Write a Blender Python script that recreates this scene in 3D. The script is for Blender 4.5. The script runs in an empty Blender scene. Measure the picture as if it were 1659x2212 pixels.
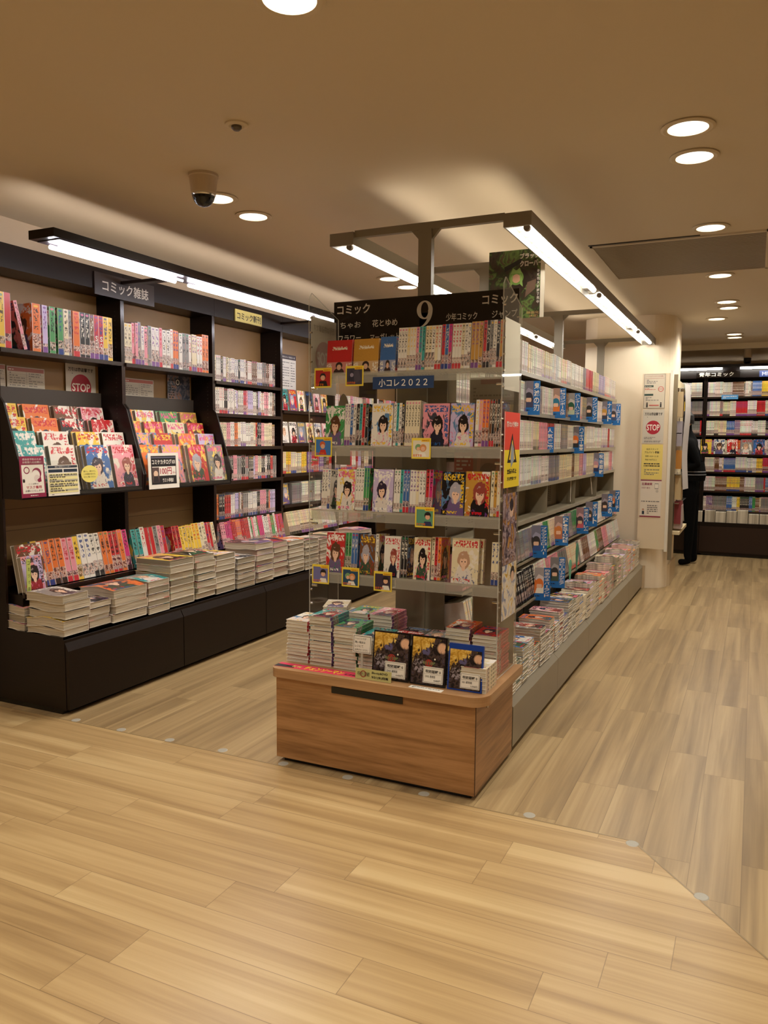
import bpy, math, random
from mathutils import Matrix, Vector
R = random.Random(7)
D = bpy.data
SC = bpy.context.scene
COL = SC.collection
PI = math.pi

# ------------------------------------------------------------------ camera, world, exposure
CH = 1.42
cam = D.objects.new('camera', D.cameras.new('camera'))
COL.objects.link(cam)
cam.data.sensor_fit = 'VERTICAL'
cam.data.sensor_height = 24.0
cam.data.sensor_width = 18.0
cam.data.lens = 24.0 * 1701.0 / 2212.0
cam.data.clip_start = 0.05
cam.matrix_world = Matrix(((0.904607, -0.044609, 0.423906, 0.0),
                           (0.426197, 0.079465, -0.901133, 0.0),
                           (0.006513, 0.995839, 0.090897, CH),
                           (0, 0, 0, 1)))
SC.camera = cam
w = D.worlds.new('world'); SC.world = w; w.use_nodes = True
w.node_tree.nodes['Background'].inputs[0].default_value = (1.0, 0.8, 0.6, 1)
w.node_tree.nodes['Background'].inputs[1].default_value = 0.05
SC.view_settings.view_transform = 'Standard'
SC.view_settings.look = 'None'
SC.view_settings.gamma = 1.0
SC.view_settings.use_curve_mapping = False
SC.view_settings.exposure = 0.0
SC.cycles.transparent_max_bounces = 24
SC.cycles.max_bounces = 7
SC.cycles.sample_clamp_indirect = 4.0
try:
    SC.cycles.use_denoising = True
except Exception:
    pass
K_DOWN = 38.0      # downlight watts
K_TUBE = 36.0       # fluorescent tube emission
K_UP = 3.6         # watts of the uplights added to brighten the ceiling
WARM = (1.0, 0.93, 0.80)
TUBE = (1.0, 0.95, 0.86)
CEIL = 2.62

# ------------------------------------------------------------------ materials
def lin(c):
    return tuple((v / 255.0 / 12.92) if v <= 10.3 else ((v / 255.0 + 0.055) / 1.055) ** 2.4 for v in c) + (1.0,)

class NT:
    def __init__(s, m):
        s.nt = m.node_tree; s.N = s.nt.nodes; s.L = s.nt.links
        s.bsdf = s.N['Principled BSDF']; s.out = s.N['Material Output']
    def put(s, sock, v):
        if isinstance(v, bpy.types.NodeSocket): s.L.new(v, sock)
        elif v is not None: sock.default_value = v
    def m(s, op, a, b=None, c=None, clamp=False):
        n = s.N.new('ShaderNodeMath'); n.operation = op; n.use_clamp = clamp
        s.put(n.inputs[0], a)
        if b is not None: s.put(n.inputs[1], b)
        if c is not None: s.put(n.inputs[2], c)
        return n.outputs[0]
    def mix(s, f, a, b):
        n = s.N.new('ShaderNodeMix'); n.data_type = 'RGBA'
        s.put(n.inputs[0], f); s.put(n.inputs[6], a); s.put(n.inputs[7], b)
        return n.outputs[2]
    def xyz(s, v):
        n = s.N.new('ShaderNodeSeparateXYZ'); s.put(n.inputs[0], v); return n.outputs
    def vec(s, x, y, z=0.0):
        n = s.N.new('ShaderNodeCombineXYZ'); s.put(n.inputs[0], x); s.put(n.inputs[1], y); s.put(n.inputs[2], z); return n.outputs[0]
    def noise(s, v, scale, detail=2.0, rough=0.5, dist=0.0):
        n = s.N.new('ShaderNodeTexNoise'); s.put(n.inputs['Vector'], v)
        n.inputs['Scale'].default_value = scale; n.inputs['Detail'].default_value = detail
        n.inputs['Roughness'].default_value = rough; n.inputs['Distortion'].default_value = dist
        return n.outputs['Fac']
    def ramp(s, f, stops, const=False):
        n = s.N.new('ShaderNodeValToRGB'); s.put(n.inputs[0], f)
        cr = n.color_ramp
        if const: cr.interpolation = 'CONSTANT'
        while len(cr.elements) < len(stops): cr.elements.new(0.5)
        for e, (p, c) in zip(cr.elements, stops):
            e.position = p; e.color = c if len(c) == 4 else lin(c)
        return n.outputs[0]
    def step(s, x, e, soft=0.01):
        return s.m('DIVIDE', s.m('SUBTRACT', x, e), soft, clamp=True)
    def ell(s, u, v, cx, cy, rx, ry, soft=0.06):
        du = s.m('DIVIDE', s.m('SUBTRACT', u, cx), rx); dv = s.m('DIVIDE', s.m('SUBTRACT', v, cy), ry)
        d = s.m('SQRT', s.m('ADD', s.m('MULTIPLY', du, du), s.m('MULTIPLY', dv, dv)))
        return s.m('DIVIDE', s.m('SUBTRACT', 1.0, d), soft, clamp=True)
    def band(s, x, a, b, soft=0.01):
        return s.m('MULTIPLY', s.step(x, a, soft), s.m('SUBTRACT', 1.0, s.step(x, b, soft)))
    def bump(s, h, st=0.2, dist=0.01):
        n = s.N.new('ShaderNodeBump'); n.inputs['Strength'].default_value = st; n.inputs['Distance'].default_value = dist
        s.L.new(h, n.inputs['Height']); s.L.new(n.outputs[0], s.bsdf.inputs['Normal'])

MC = {}
def new(name):
    m = D.materials.new(name); m.use_nodes = True; return m
def mat(name, c, rough=0.5, metal=0.0, spec=0.5, emit=None, es=1.0, var=0.0):
    if name in MC: return MC[name]
    m = new(name); t = NT(m); b = t.bsdf
    b.inputs['Base Color'].default_value = lin(c)
    b.inputs['Roughness'].default_value = rough; b.inputs['Metallic'].default_value = metal
    b.inputs['Specular IOR Level'].default_value = spec
    if emit:
        b.inputs['Emission Color'].default_value = tuple(emit) + (1,); b.inputs['Emission Strength'].default_value = es
    if var:
        tc = t.N.new('ShaderNodeTexCoord')
        n = t.noise(tc.outputs['Object'], 6.0, 4.0)
        base = lin(c)
        dk = tuple(v * (1 - var) for v in base[:3]) + (1,); lt = tuple(min(1, v * (1 + var)) for v in base[:3]) + (1,)
        t.put(b.inputs['Base Color'], t.ramp(n, [(0.3, dk), (0.7, lt)]))
    MC[name] = m; return m
def ink(c, rough=0.45):
    return mat('print_%d_%d_%d' % tuple(c), c, rough)

def wood_mat(name, stops, along, across_scale, rough, contrast=1.0, spec=0.5):
    """along: axis index of the grain; streaks vary across the other axes"""
    m = new(name); t = NT(m)
    tc = t.N.new('ShaderNodeTexCoord'); o = t.xyz(tc.outputs['Object'])
    if along == 'h':
        run = t.m('ADD', o[0], o[1]); v = t.vec(t.m('MULTIPLY', run, 0.75), t.m('MULTIPLY', o[2], across_scale * 1.25), 0.0)
    n1 = t.noise(v, 1.0, 5.0, 0.6, 0.5); n2 = t.noise(v, 5.0, 4.0, 0.6, 0.3)
    f = t.m('ADD', t.m('MULTIPLY', n1, 0.7), t.m('MULTIPLY', n2, 0.3))
    t.put(t.bsdf.inputs['Base Color'], t.ramp(f, stops))
    t.bsdf.inputs['Roughness'].default_value = rough; t.bsdf.inputs['Specular IOR Level'].default_value = spec
    return m

def floor_mat(name, rot, tint, origin):
    """planks 0.159 x 1.0 m, each row shifted by its own amount"""
    m = new(name); t = NT(m)
    tc = t.N.new('ShaderNodeTexCoord'); o = t.xyz(tc.outputs['Object'])
    a, b = (o[1], o[0]) if rot else (o[0], o[1])      # a runs along the plank
    def rnd(x, y):
        n = t.N.new('ShaderNodeTexWhiteNoise'); n.noise_dimensions = '2D'; t.L.new(t.vec(x, y), n.inputs['Vector']); return n.outputs['Value']
    bb = t.m('ADD', t.m('DIVIDE', t.m('SUBTRACT', b, origin), 0.159), 100.0)
    rw = t.m('FLOOR', bb); fb = t.m('FRACT', bb)
    aa = t.m('ADD', t.m('ADD', a, 50.0), rnd(rw, 3.5)); cl_ = t.m('FLOOR', aa); fa = t.m('FRACT', aa)
    r = rnd(rw, cl_)
    eb = t.m('MULTIPLY', t.m('MINIMUM', fb, t.m('SUBTRACT', 1.0, fb)), 0.159); ea = t.m('MINIMUM', fa, t.m('SUBTRACT', 1.0, fa))
    seam = t.m('SUBTRACT', 1.0, t.step(t.m('MINIMUM', ea, eb), 0.0006, 0.0008))
    rs = t.m('MULTIPLY', r, 37.0)
    v = t.vec(t.m('ADD', t.m('MULTIPLY', a, 0.5), rs), t.m('ADD', t.m('MULTIPLY', b, 11.0), rs), rs)
    n1 = t.noise(v, 1.0, 4.0, 0.5, 0.9)
    v2 = t.vec(t.m('ADD', t.m('MULTIPLY', a, 0.9), rs), t.m('ADD', t.m('MULTIPLY', b, 42.0), rs), rs)
    n2 = t.noise(v2, 1.0, 3.0, 0.6, 0.8)
    f = t.m('ADD', t.m('ADD', t.m('MULTIPLY', n1, 0.69), t.m('MULTIPLY', n2, 0.24)), t.m('MULTIPLY', r, 0.07))
    c = t.ramp(f, [(0.30, tint[0]), (0.43, tint[1]), (0.53, tint[2]), (0.66, tint[3])])
    c = t.mix(t.m('MULTIPLY', seam, 0.6), c, lin((95, 72, 45)))
    t.put(t.bsdf.inputs['Base Color'], c)
    wn = t.noise(tc.outputs['Object'], 9.0, 3.0)
    t.put(t.bsdf.inputs['Roughness'], t.m('ADD', 0.265, t.m('MULTIPLY', wn, 0.08)))
    t.bsdf.inputs['Specular IOR Level'].default_value = 0.42
    return m

FT = ((152, 122, 82), (176, 146, 101), (191, 161, 114), (206, 179, 131))
FR = ((128, 105, 74), (151, 127, 91), (169, 143, 103), (188, 163, 120))
M_floor = floor_mat('floor_planks_front', False, FT, 2.786)
M_floor2 = floor_mat('floor_planks_aisle', True, FR, -0.14)
M_ceil = mat('ceiling_paint', (206, 192, 168), 0.85, spec=0.2)
M_wall = mat('wall_paint', (205, 186, 160), 0.8, spec=0.2)
M_pillar = mat('pillar_paint', (240, 226, 202), 0.7, spec=0.25)
M_dark = wood_mat('dark_wood', [(0.3, (17, 9, 6)), (0.7, (27, 14, 9))], 'h', 60.0, 0.36, spec=0.3)
M_darkedge = mat('dark_shelf_edge', (42, 28, 22), 0.22)
M_tan = mat('tan_board', (150, 116, 72), 0.5, var=0.04)
M_wood = wood_mat('teak_veneer', [(0.34, (98, 64, 34)), (0.43, (138, 96, 56)), (0.50, (160, 115, 70)), (0.57, (176, 130, 84)), (0.68, (150, 106, 64))], 'h', 9.0, 0.38)
M_woodtop = wood_mat('teak_slab', [(0.35, (152, 112, 74)), (0.65, (190, 148, 104))], 'h', 25.0, 0.3)
M_grey = mat('grey_enamel', (138, 128, 108), 0.35, var=0.03)
M_greyd = mat('grey_enamel_shadowed_slot', (40, 36, 30), 0.6)
M_frame = mat('light_frame_grey', (128, 120, 106), 0.4)
M_refl = mat('white_reflector', (205, 200, 188), 0.25)
M_tube = mat('fluorescent_tube', (255, 255, 255), 0.3, emit=TUBE, es=K_TUBE)
M_tubec = mat('tube_end_cap', (120, 105, 90), 0.4)
M_lamp = mat('downlight_lamp', (255, 255, 255), 0.3, emit=(1.0, 0.95, 0.86), es=14.0)
M_cup = mat('downlight_reflector_glow', (235, 232, 225), 0.12, metal=0.9, emit=(1.0, 0.95, 0.88), es=0.9)  # cup itself emits, standing in for lamp light caught in it
M_white = mat('white_plastic', (226, 220, 206), 0.4)
M_black = mat('black_plastic', (12, 11, 11), 0.15)
M_sign = mat('black_sign_board', (16, 9, 7), 0.22)
M_sigtxt = mat('silver_lettering', (205, 198, 182), 0.5)
M_paper = mat('paper_white', (232, 226, 214), 0.55)
M_chrome = mat('chrome', (200, 196, 188), 0.18, metal=1.0)
M_card = mat('grey_card_back', (150, 142, 126), 0.7)

def acrylic(name, tint, edge=0.0, rough=0.03):
    m = new(name); t = NT(m); t.N.remove(t.bsdf)
    tr = t.N.new('ShaderNodeBsdfTransparent'); tr.inputs[0].default_value = tint + (1,)
    gl = t.N.new('ShaderNodeBsdfGlossy'); gl.inputs['Roughness'].default_value = rough
    lw = t.N.new('ShaderNodeLayerWeight'); lw.inputs[0].default_value = 0.5
    fr = t.m('ADD', t.m('MULTIPLY', t.m('POWER', lw.outputs['Facing'], 5.0), 0.5), 0.03)
    df = t.N.new('ShaderNodeBsdfDiffuse'); df.inputs[0].default_value = (0.8, 0.78, 0.7, 1)
    m1 = t.N.new('ShaderNodeMixShader'); m2 = t.N.new('ShaderNodeMixShader')
    t.L.new(fr, m1.inputs[0]); t.L.new(tr.outputs[0], m1.inputs[1]); t.L.new(gl.outputs[0], m1.inputs[2])
    m2.inputs[0].default_value = edge
    t.L.new(m1.outputs[0], m2.inputs[1]); t.L.new(df.outputs[0], m2.inputs[2])
    t.L.new(m2.outputs[0], t.out.inputs[0])
    return m
M_acr = acrylic('clear_acrylic', (0.97, 0.97, 0.955), 0.015)
M_acre = acrylic('acrylic_cut_edge', (0.85, 0.86, 0.82), 0.40)
M_acrf = acrylic('acrylic_label_rail', (0.86, 0.84, 0.78), 0.22)

# printed paper: spine, cover and page-edge shaders shared by all books; each book brings its own colour
def src(t, attr):
    if attr:
        a = t.N.new('ShaderNodeAttribute'); a.attribute_name = 'bookcol'
        b = t.N.new('ShaderNodeAttribute'); b.attribute_name = 'bookseed'
        return a.outputs['Color'], b.outputs['Fac'], b.outputs['Fac']
    oi = t.N.new('ShaderNodeObjectInfo')
    return oi.outputs['Color'], oi.outputs['Object Index'], oi.outputs['Random']
def frac(t, x, k, o=0.0):
    return t.m('FRACT', t.m('ADD', t.m('MULTIPLY', x, k), o))
VIV = [(0, (200, 40, 50)), (0.14, (30, 60, 130)), (0.28, (235, 190, 50)), (0.42, (40, 130, 80)), (0.56, (220, 110, 150)), (0.7, (30, 28, 30)), (0.85, (120, 70, 140))]

def spine_mat(name, attr, bold):
    m = new(name); t = NT(m); col, seed, rnd = src(t, attr)
    uv = t.N.new('ShaderNodeUVMap'); o = t.xyz(uv.outputs[0]); u, v = o[0], o[1]
    r1 = frac(t, seed, 0.6180, 0.13); r2 = frac(t, seed, 0.3819, 0.71); r3 = frac(t, seed, 0.2360, 0.37)
    s = t.m('MULTIPLY', seed, 3.7)
    cs = t.N.new('ShaderNodeSeparateColor'); t.L.new(col, cs.inputs[0])
    lum = t.m('ADD', t.m('MULTIPLY', cs.outputs[0], 0.4), t.m('MULTIPLY', cs.outputs[1], 0.6))
    dark = t.m('LESS_THAN', lum, 0.16)
    viv = t.ramp(r1, VIV, True)
    inkc = t.mix(dark, t.mix(t.m('GREATER_THAN', r2, 0.5), lin((25, 22, 22)), viv), lin((235, 228, 210)))
    # an illustrated patch low on the spine
    n = t.noise(t.vec(t.m('MULTIPLY', u, 1.3), t.m('MULTIPLY', v, 9.0), t.m('ADD', s, 3.0)), 1.6, 2.0)
    art = t.ramp(n, [(0.0, (30, 26, 32)), (0.42, (60, 44, 52)), (0.48, (210, 160, 135)), (0.53, (228, 216, 204)), (0.58, (90, 60, 72)), (0.66, (190, 176, 170))])
    c = t.mix(t.m('MULTIPLY', t.band(v, 0.06, t.m('ADD', 0.18, t.m('MULTIPLY', r3, 0.24))), 0.85), col, art)
    # colour block at the foot
    c = t.mix(t.m('MULTIPLY', t.band(v, -1, t.m('MULTIPLY', t.m('GREATER_THAN', r2, 0.55), 0.12)), 0.95), c, viv)
    # lettering, glyph rows down the spine
    g = t.noise(t.vec(t.m('MULTIPLY', u, 2.2), t.m('MULTIPLY', v, 15.0 if not bold else 11.0), s), 1.35, 1.5, 0.6)
    g = t.m('MULTIPLY', t.step(g, 0.50, 0.04), t.band(u, 0.18, 0.82, 0.04))
    cell = t.m('GREATER_THAN', t.m('FRACT', t.m('MULTIPLY', v, 14.0 if not bold else 9.0)), 0.12)
    g = t.m('MULTIPLY', t.m('MULTIPLY', g, cell), t.band(v, t.m('ADD', 0.40, t.m('MULTIPLY', r2, 0.12)), 0.90))
    c = t.mix(t.m('MULTIPLY', g, 0.9), c, inkc)
    em = t.ell(u, v, 0.5, 0.945, 0.36, 0.028, 0.2)
    c = t.mix(t.m('MULTIPLY', em, 0.8), c, viv)
    t.put(t.bsdf.inputs['Base Color'], c)
    t.bsdf.inputs['Roughness'].default_value = 0.28
    return m

def cover_mat(name, attr=False, style=0):
    m = new(name); t = NT(m); col, seed, rnd = src(t, attr)
    uv = t.N.new('ShaderNodeUVMap'); o = t.xyz(uv.outputs[0]); u, v = o[0], o[1]
    r1 = frac(t, seed, 0.6180, 0.13); r2 = frac(t, seed, 0.3819, 0.71); r3 = frac(t, seed, 0.2360, 0.37); r4 = frac(t, seed, 0.1459, 0.55)
    s = t.m('MULTIPLY', seed, 3.7)
    n0 = t.noise(t.vec(u, v, s), 3.2, 3.0, 0.55, 1.2)
    second = t.ramp(r4, [(0, (236, 226, 212)), (0.25, (226, 150, 150)), (0.4, (90, 130, 170)), (0.55, (232, 200, 90)), (0.7, (60, 60, 70)), (0.85, (235, 228, 220))], True)
    c = t.mix(t.step(n0, 0.54, 0.05), col, second)
    wob = t.m('MULTIPLY', t.m('SUBTRACT', t.noise(t.vec(u, v, s), 8.0, 3.0), 0.5), 0.20)
    uu = t.m('ADD', u, wob); vv = t.m('ADD', v, wob)
    cx = t.m('ADD', 0.40, t.m('MULTIPLY', r2, 0.22)); k = t.m('ADD', 0.85, t.m('MULTIPLY', r3, 0.35))
    hair = t.ramp(r1, [(0, (34, 26, 26)), (0.3, (92, 60, 40)), (0.45, (190, 150, 120)), (0.6, (50, 40, 60)), (0.75, (170, 165, 175)), (0.88, (150, 70, 60))], True)
    body = t.ramp(r3, [(0, (34, 36, 52)), (0.2, (225, 215, 205)), (0.4, (150, 40, 45)), (0.55, (60, 80, 60)), (0.7, (110, 90, 130)), (0.85, (30, 26, 28))], True)
    skin = lin((236, 196, 168))
    c = t.mix(t.ell(uu, vv, cx, 0.08, t.m('MULTIPLY', k, 0.33), t.m('MULTIPLY', k, 0.36)), c, body)
    c = t.mix(t.ell(uu, vv, cx, t.m('ADD', 0.52, t.m('MULTIPLY', wob, 0.3)), t.m('MULTIPLY', k, 0.25), t.m('MULTIPLY', k, 0.22)), c, hair)
    c = t.mix(t.ell(u, v, cx, 0.36, t.m('MULTIPLY', k, 0.075), t.m('MULTIPLY', k, 0.09)), c, skin)
    c = t.mix(t.ell(u, v, cx, 0.48, t.m('MULTIPLY', k, 0.15), t.m('MULTIPLY', k, 0.125)), c, skin)
    c = t.mix(t.ell(uu, vv, t.m('ADD', cx, 0.02), 0.60, t.m('MULTIPLY', k, 0.19), t.m('MULTIPLY', k, 0.075)), c, hair)
    for sgn in (-1, 1):
        c = t.mix(t.ell(u, v, t.m('ADD', cx, t.m('MULTIPLY', k, 0.062 * sgn)), 0.485, 0.028, 0.016, 0.3), c, lin((46, 34, 36)))
    c = t.mix(t.m('MULTIPLY', t.ell(uu, vv, t.m('SUBTRACT', cx, .06), 0.635, .07, .018, .5), .5), c, lin((225, 205, 200)))
    c = t.mix(t.ell(u, v, cx, .435, .022, .005, .5), c, lin((190, 90, 90)))
    # folds and sleeves
    n2 = t.noise(t.vec(u, v, t.m('ADD', s, 9.0)), 11.0, 2.0, 0.6, 0.6)
    c = t.mix(t.m('MULTIPLY', t.m('MULTIPLY', t.step(n2, 0.60, 0.03), t.m('SUBTRACT', 1.0, t.step(v, 0.34, 0.02))), 0.8), c, t.ramp(r2, VIV, True))
    # title lettering
    ti = t.ramp(r4, [(0, (200, 30, 45)), (0.2, (30, 26, 30)), (0.4, (235, 190, 50)), (0.55, (225, 90, 140)), (0.7, (40, 90, 150)), (0.85, (245, 240, 230))], True)
    g = t.noise(t.vec(t.m('MULTIPLY', u, 8.0), t.m('MULTIPLY', v, 13.0), s), 1.5, 1.5, 0.6)
    cell = t.m('GREATER_THAN', t.m('FRACT', t.m('MULTIPLY', u, 5.0)), 0.10)
    top = t.m('MULTIPLY', t.band(v, 0.80, 0.95), t.band(u, 0.06, 0.94))
    side = t.m('MULTIPLY', t.band(v, 0.18, 0.78), t.band(u, 0.82, 0.96))
    small = t.m('MULTIPLY', t.band(v, 0.04, 0.10), t.band(u, 0.08, 0.7))
    msk = t.m('MAXIMUM', t.m('MULTIPLY', top, cell), t.m('MAXIMUM', t.m('MULTIPLY', side, t.m('GREATER_THAN', r2, 0.5)), small))
    c = t.mix(t.m('MULTIPLY', t.m('MULTIPLY', msk, t.step(g, 0.47, 0.03)), 0.95), c, ti)
    t.put(t.bsdf.inputs['Base Color'], c)
    t.bsdf.inputs['Roughness'].default_value = 0.22 if style == 0 else 0.35
    return m

def page_mat(name, c0, c1):
    m = new(name); t = NT(m)
    tc = t.N.new('ShaderNodeTexCoord'); o = t.xyz(tc.outputs['Object'])
    oi = t.N.new('ShaderNodeObjectInfo')
    r = t.m('MULTIPLY', oi.outputs['Random'], 50.0)
    n = t.noise(t.vec(t.m('MULTIPLY', o[0], 26.0), t.m('ADD', o[1], r), t.m('ADD', t.m('MULTIPLY', o[2], 0.6), r)), 1.0, 3.0, 0.6)
    t.put(t.bsdf.inputs['Base Color'], t.ramp(n, [(0.36, c0), (0.60, c1)]))
    t.bsdf.inputs['Roughness'].default_value = 0.6
    return m
def box_cover():
    m = new('boxed_set_cover'); t = NT(m); col, seed, rnd = src(t, False)
    uv = t.N.new('ShaderNodeUVMap'); o = t.xyz(uv.outputs[0]); u, v = o[0], o[1]
    g = t.noise(t.vec(t.m('MULTIPLY', u, 8.0), t.m('MULTIPLY', v, 13.0), 2.0), 1.5, 1.5, 0.6)
    c = t.mix(t.m('MULTIPLY', t.m('MULTIPLY', t.band(u, .2, .8), t.band(v, .70, .80)), t.step(g, .44, .04)), col, lin((232, 222, 200)))
    c = t.mix(t.m('MULTIPLY', t.band(v, -1, .34), .35), c, lin((232, 214, 196)))
    c = t.mix(t.ell(u, v, .5, .02, .22, .16), c, lin((60, 44, 44)))
    c = t.mix(t.ell(u, v, .5, .24, .14, .11), c, lin((52, 40, 38)))
    c = t.mix(t.ell(u, v, .5, .19, .09, .085), c, lin((224, 180, 150)))
    c = t.mix(t.m('MULTIPLY', t.m('MULTIPLY', t.m('GREATER_THAN', t.m('ABSOLUTE', t.m('SUBTRACT', u, .5)), .28), t.band(v, .03, .3)), t.step(g, .5, .03)), c, lin((240, 232, 214)))
    w_ = t.noise(t.vec(u, v, 7.0), 6.0, 3.0, .6, 2.5)
    t.put(t.bsdf.inputs['Base Color'], c); t.put(t.bsdf.inputs['Roughness'], t.m('ADD', .08, t.m('MULTIPLY', t.step(w_, .5, .1), .12))); t.bump(w_, .5, .004)
    return m
M_box = box_cover()
def disc_art():
    m = new('disc_cover_art'); t = NT(m)
    uv = t.N.new('ShaderNodeUVMap'); o = t.xyz(uv.outputs[0]); u, v = o[0], o[1]
    n = t.noise(t.vec(u, v, 1.0), 5.0, 5.0, .65, 1.4); n2 = t.noise(t.vec(u, v, 4.0), 9.0, 4.0, .6, .8)
    dark = t.ramp(n2, [(.3, (18, 15, 18)), (.46, (44, 36, 38)), (.55, (84, 66, 58)), (.63, (50, 46, 66)), (.72, (130, 110, 100))])
    gold = t.ramp(n, [(.3, (110, 74, 26)), (.5, (206, 158, 60)), (.7, (246, 220, 130))])
    k = t.m('ADD', t.m('SUBTRACT', t.m('MULTIPLY', v, 1.15), t.m('MULTIPLY', u, .75)), t.m('MULTIPLY', n, .9))
    c = t.mix(t.step(k, 1.02, .05), dark, gold)
    c = t.mix(t.m('MULTIPLY', t.ell(u, v, .90, .80, .16, .13, .3), t.step(n, .42, .05)), c, lin((226, 180, 146)))
    c = t.mix(t.m('MULTIPLY', t.ell(u, v, .42, .70, .13, .10, .2), t.step(n2, .45, .05)), c, lin((96, 90, 128)))
    c = t.mix(t.m('MULTIPLY', t.ell(u, v, .22, .38, .2, .16, .2), t.step(n2, .5, .05)), c, lin((150, 140, 146)))
    t.put(t.bsdf.inputs['Base Color'], c); t.bsdf.inputs['Roughness'].default_value = .2
    return m
M_disc = disc_art()
def art(name, stops, sc, seed, dist=1.5, rough=.3):
    m = new(name); t = NT(m)
    uv = t.N.new('ShaderNodeUVMap'); o = t.xyz(uv.outputs[0]); u, v = o[0], o[1]
    n = t.noise(t.vec(u, v, seed), sc, 4.0, .6, dist)
    t.put(t.bsdf.inputs['Base Color'], t.ramp(n, stops)); t.bsdf.inputs['Roughness'].default_value = rough; return m
A_for = art('forest_art', [(.30, (22, 18, 16)), (.42, (58, 44, 34)), (.50, (40, 50, 28)), (.58, (92, 116, 58)), (.64, (66, 50, 40)), (.74, (120, 100, 76))], 4.0, 3.0)
A_vio = art('violet_art', [(.30, (30, 26, 36)), (.42, (74, 60, 84)), (.50, (190, 170, 176)), (.56, (90, 56, 66)), (.64, (206, 150, 70)), (.74, (50, 44, 60))], 3.5, 5.0)
A_pal = art('pale_art', [(.30, (60, 84, 140)), (.40, (150, 160, 190)), (.48, (224, 216, 208)), (.58, (232, 226, 214)), (.64, (228, 186, 70)), (.74, (70, 54, 60))], 3.0, 9.0)
A_blu = art('slate_art', [(.30, (26, 30, 40)), (.44, (60, 68, 84)), (.54, (120, 118, 126)), (.62, (160, 110, 80)), (.72, (40, 50, 76))], 4.0, 12.0)
M_page = page_mat('page_edges', (160, 148, 128), (222, 212, 192))
M_pageg = page_mat('newsprint_edges', (122, 114, 98), (178, 168, 148))
M_wrap = page_mat('wrapped_page_edges', (150, 142, 124), (235, 226, 208))
M_wrap.node_tree.nodes['Principled BSDF'].inputs['Roughness'].default_value = 0.22
M_spine = spine_mat('book_spine', False, False)
M_spineb = spine_mat('magazine_spine', False, True)
M_spinea = spine_mat('book_spine_row', True, False)
M_cover = cover_mat('book_cover')
M_coverm = cover_mat('magazine_cover', False, 1)
M_covera = cover_mat('book_cover_row', True)
def plain_attr():
    m = new('book_side_row'); t = NT(m); a, b, c = src(t, True); t.put(t.bsdf.inputs['Base Color'], a); t.bsdf.inputs['Roughness'].default_value = 0.35; return m
M_sidea = plain_attr()

# ------------------------------------------------------------------ mesh helpers
_txt = {}
def glyphs(s, bold=0.0):
    k = (s, bold)
    if k in _txt: return _txt[k]
    cu = D.curves.new('t', 'FONT'); cu.body = s; cu.size = 1.0; cu.offset = bold; cu.resolution_u = 3
    o = D.objects.new('t', cu); COL.objects.link(o)
    dg = bpy.context.evaluated_depsgraph_get(); dg.update()
    me = D.meshes.new_from_object(o.evaluated_get(dg))
    vs = [tuple(v.co) for v in me.vertices]; fs = [tuple(p.vertices) for p in me.polygons]
    D.objects.remove(o); D.curves.remove(cu); D.meshes.remove(me)
    xs = [v[0] for v in vs] or [0, 1]; ys = [v[1] for v in vs] or [0, 1]
    _txt[k] = (vs, fs, min(xs), max(xs), min(ys), max(ys)); return _txt[k]

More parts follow.
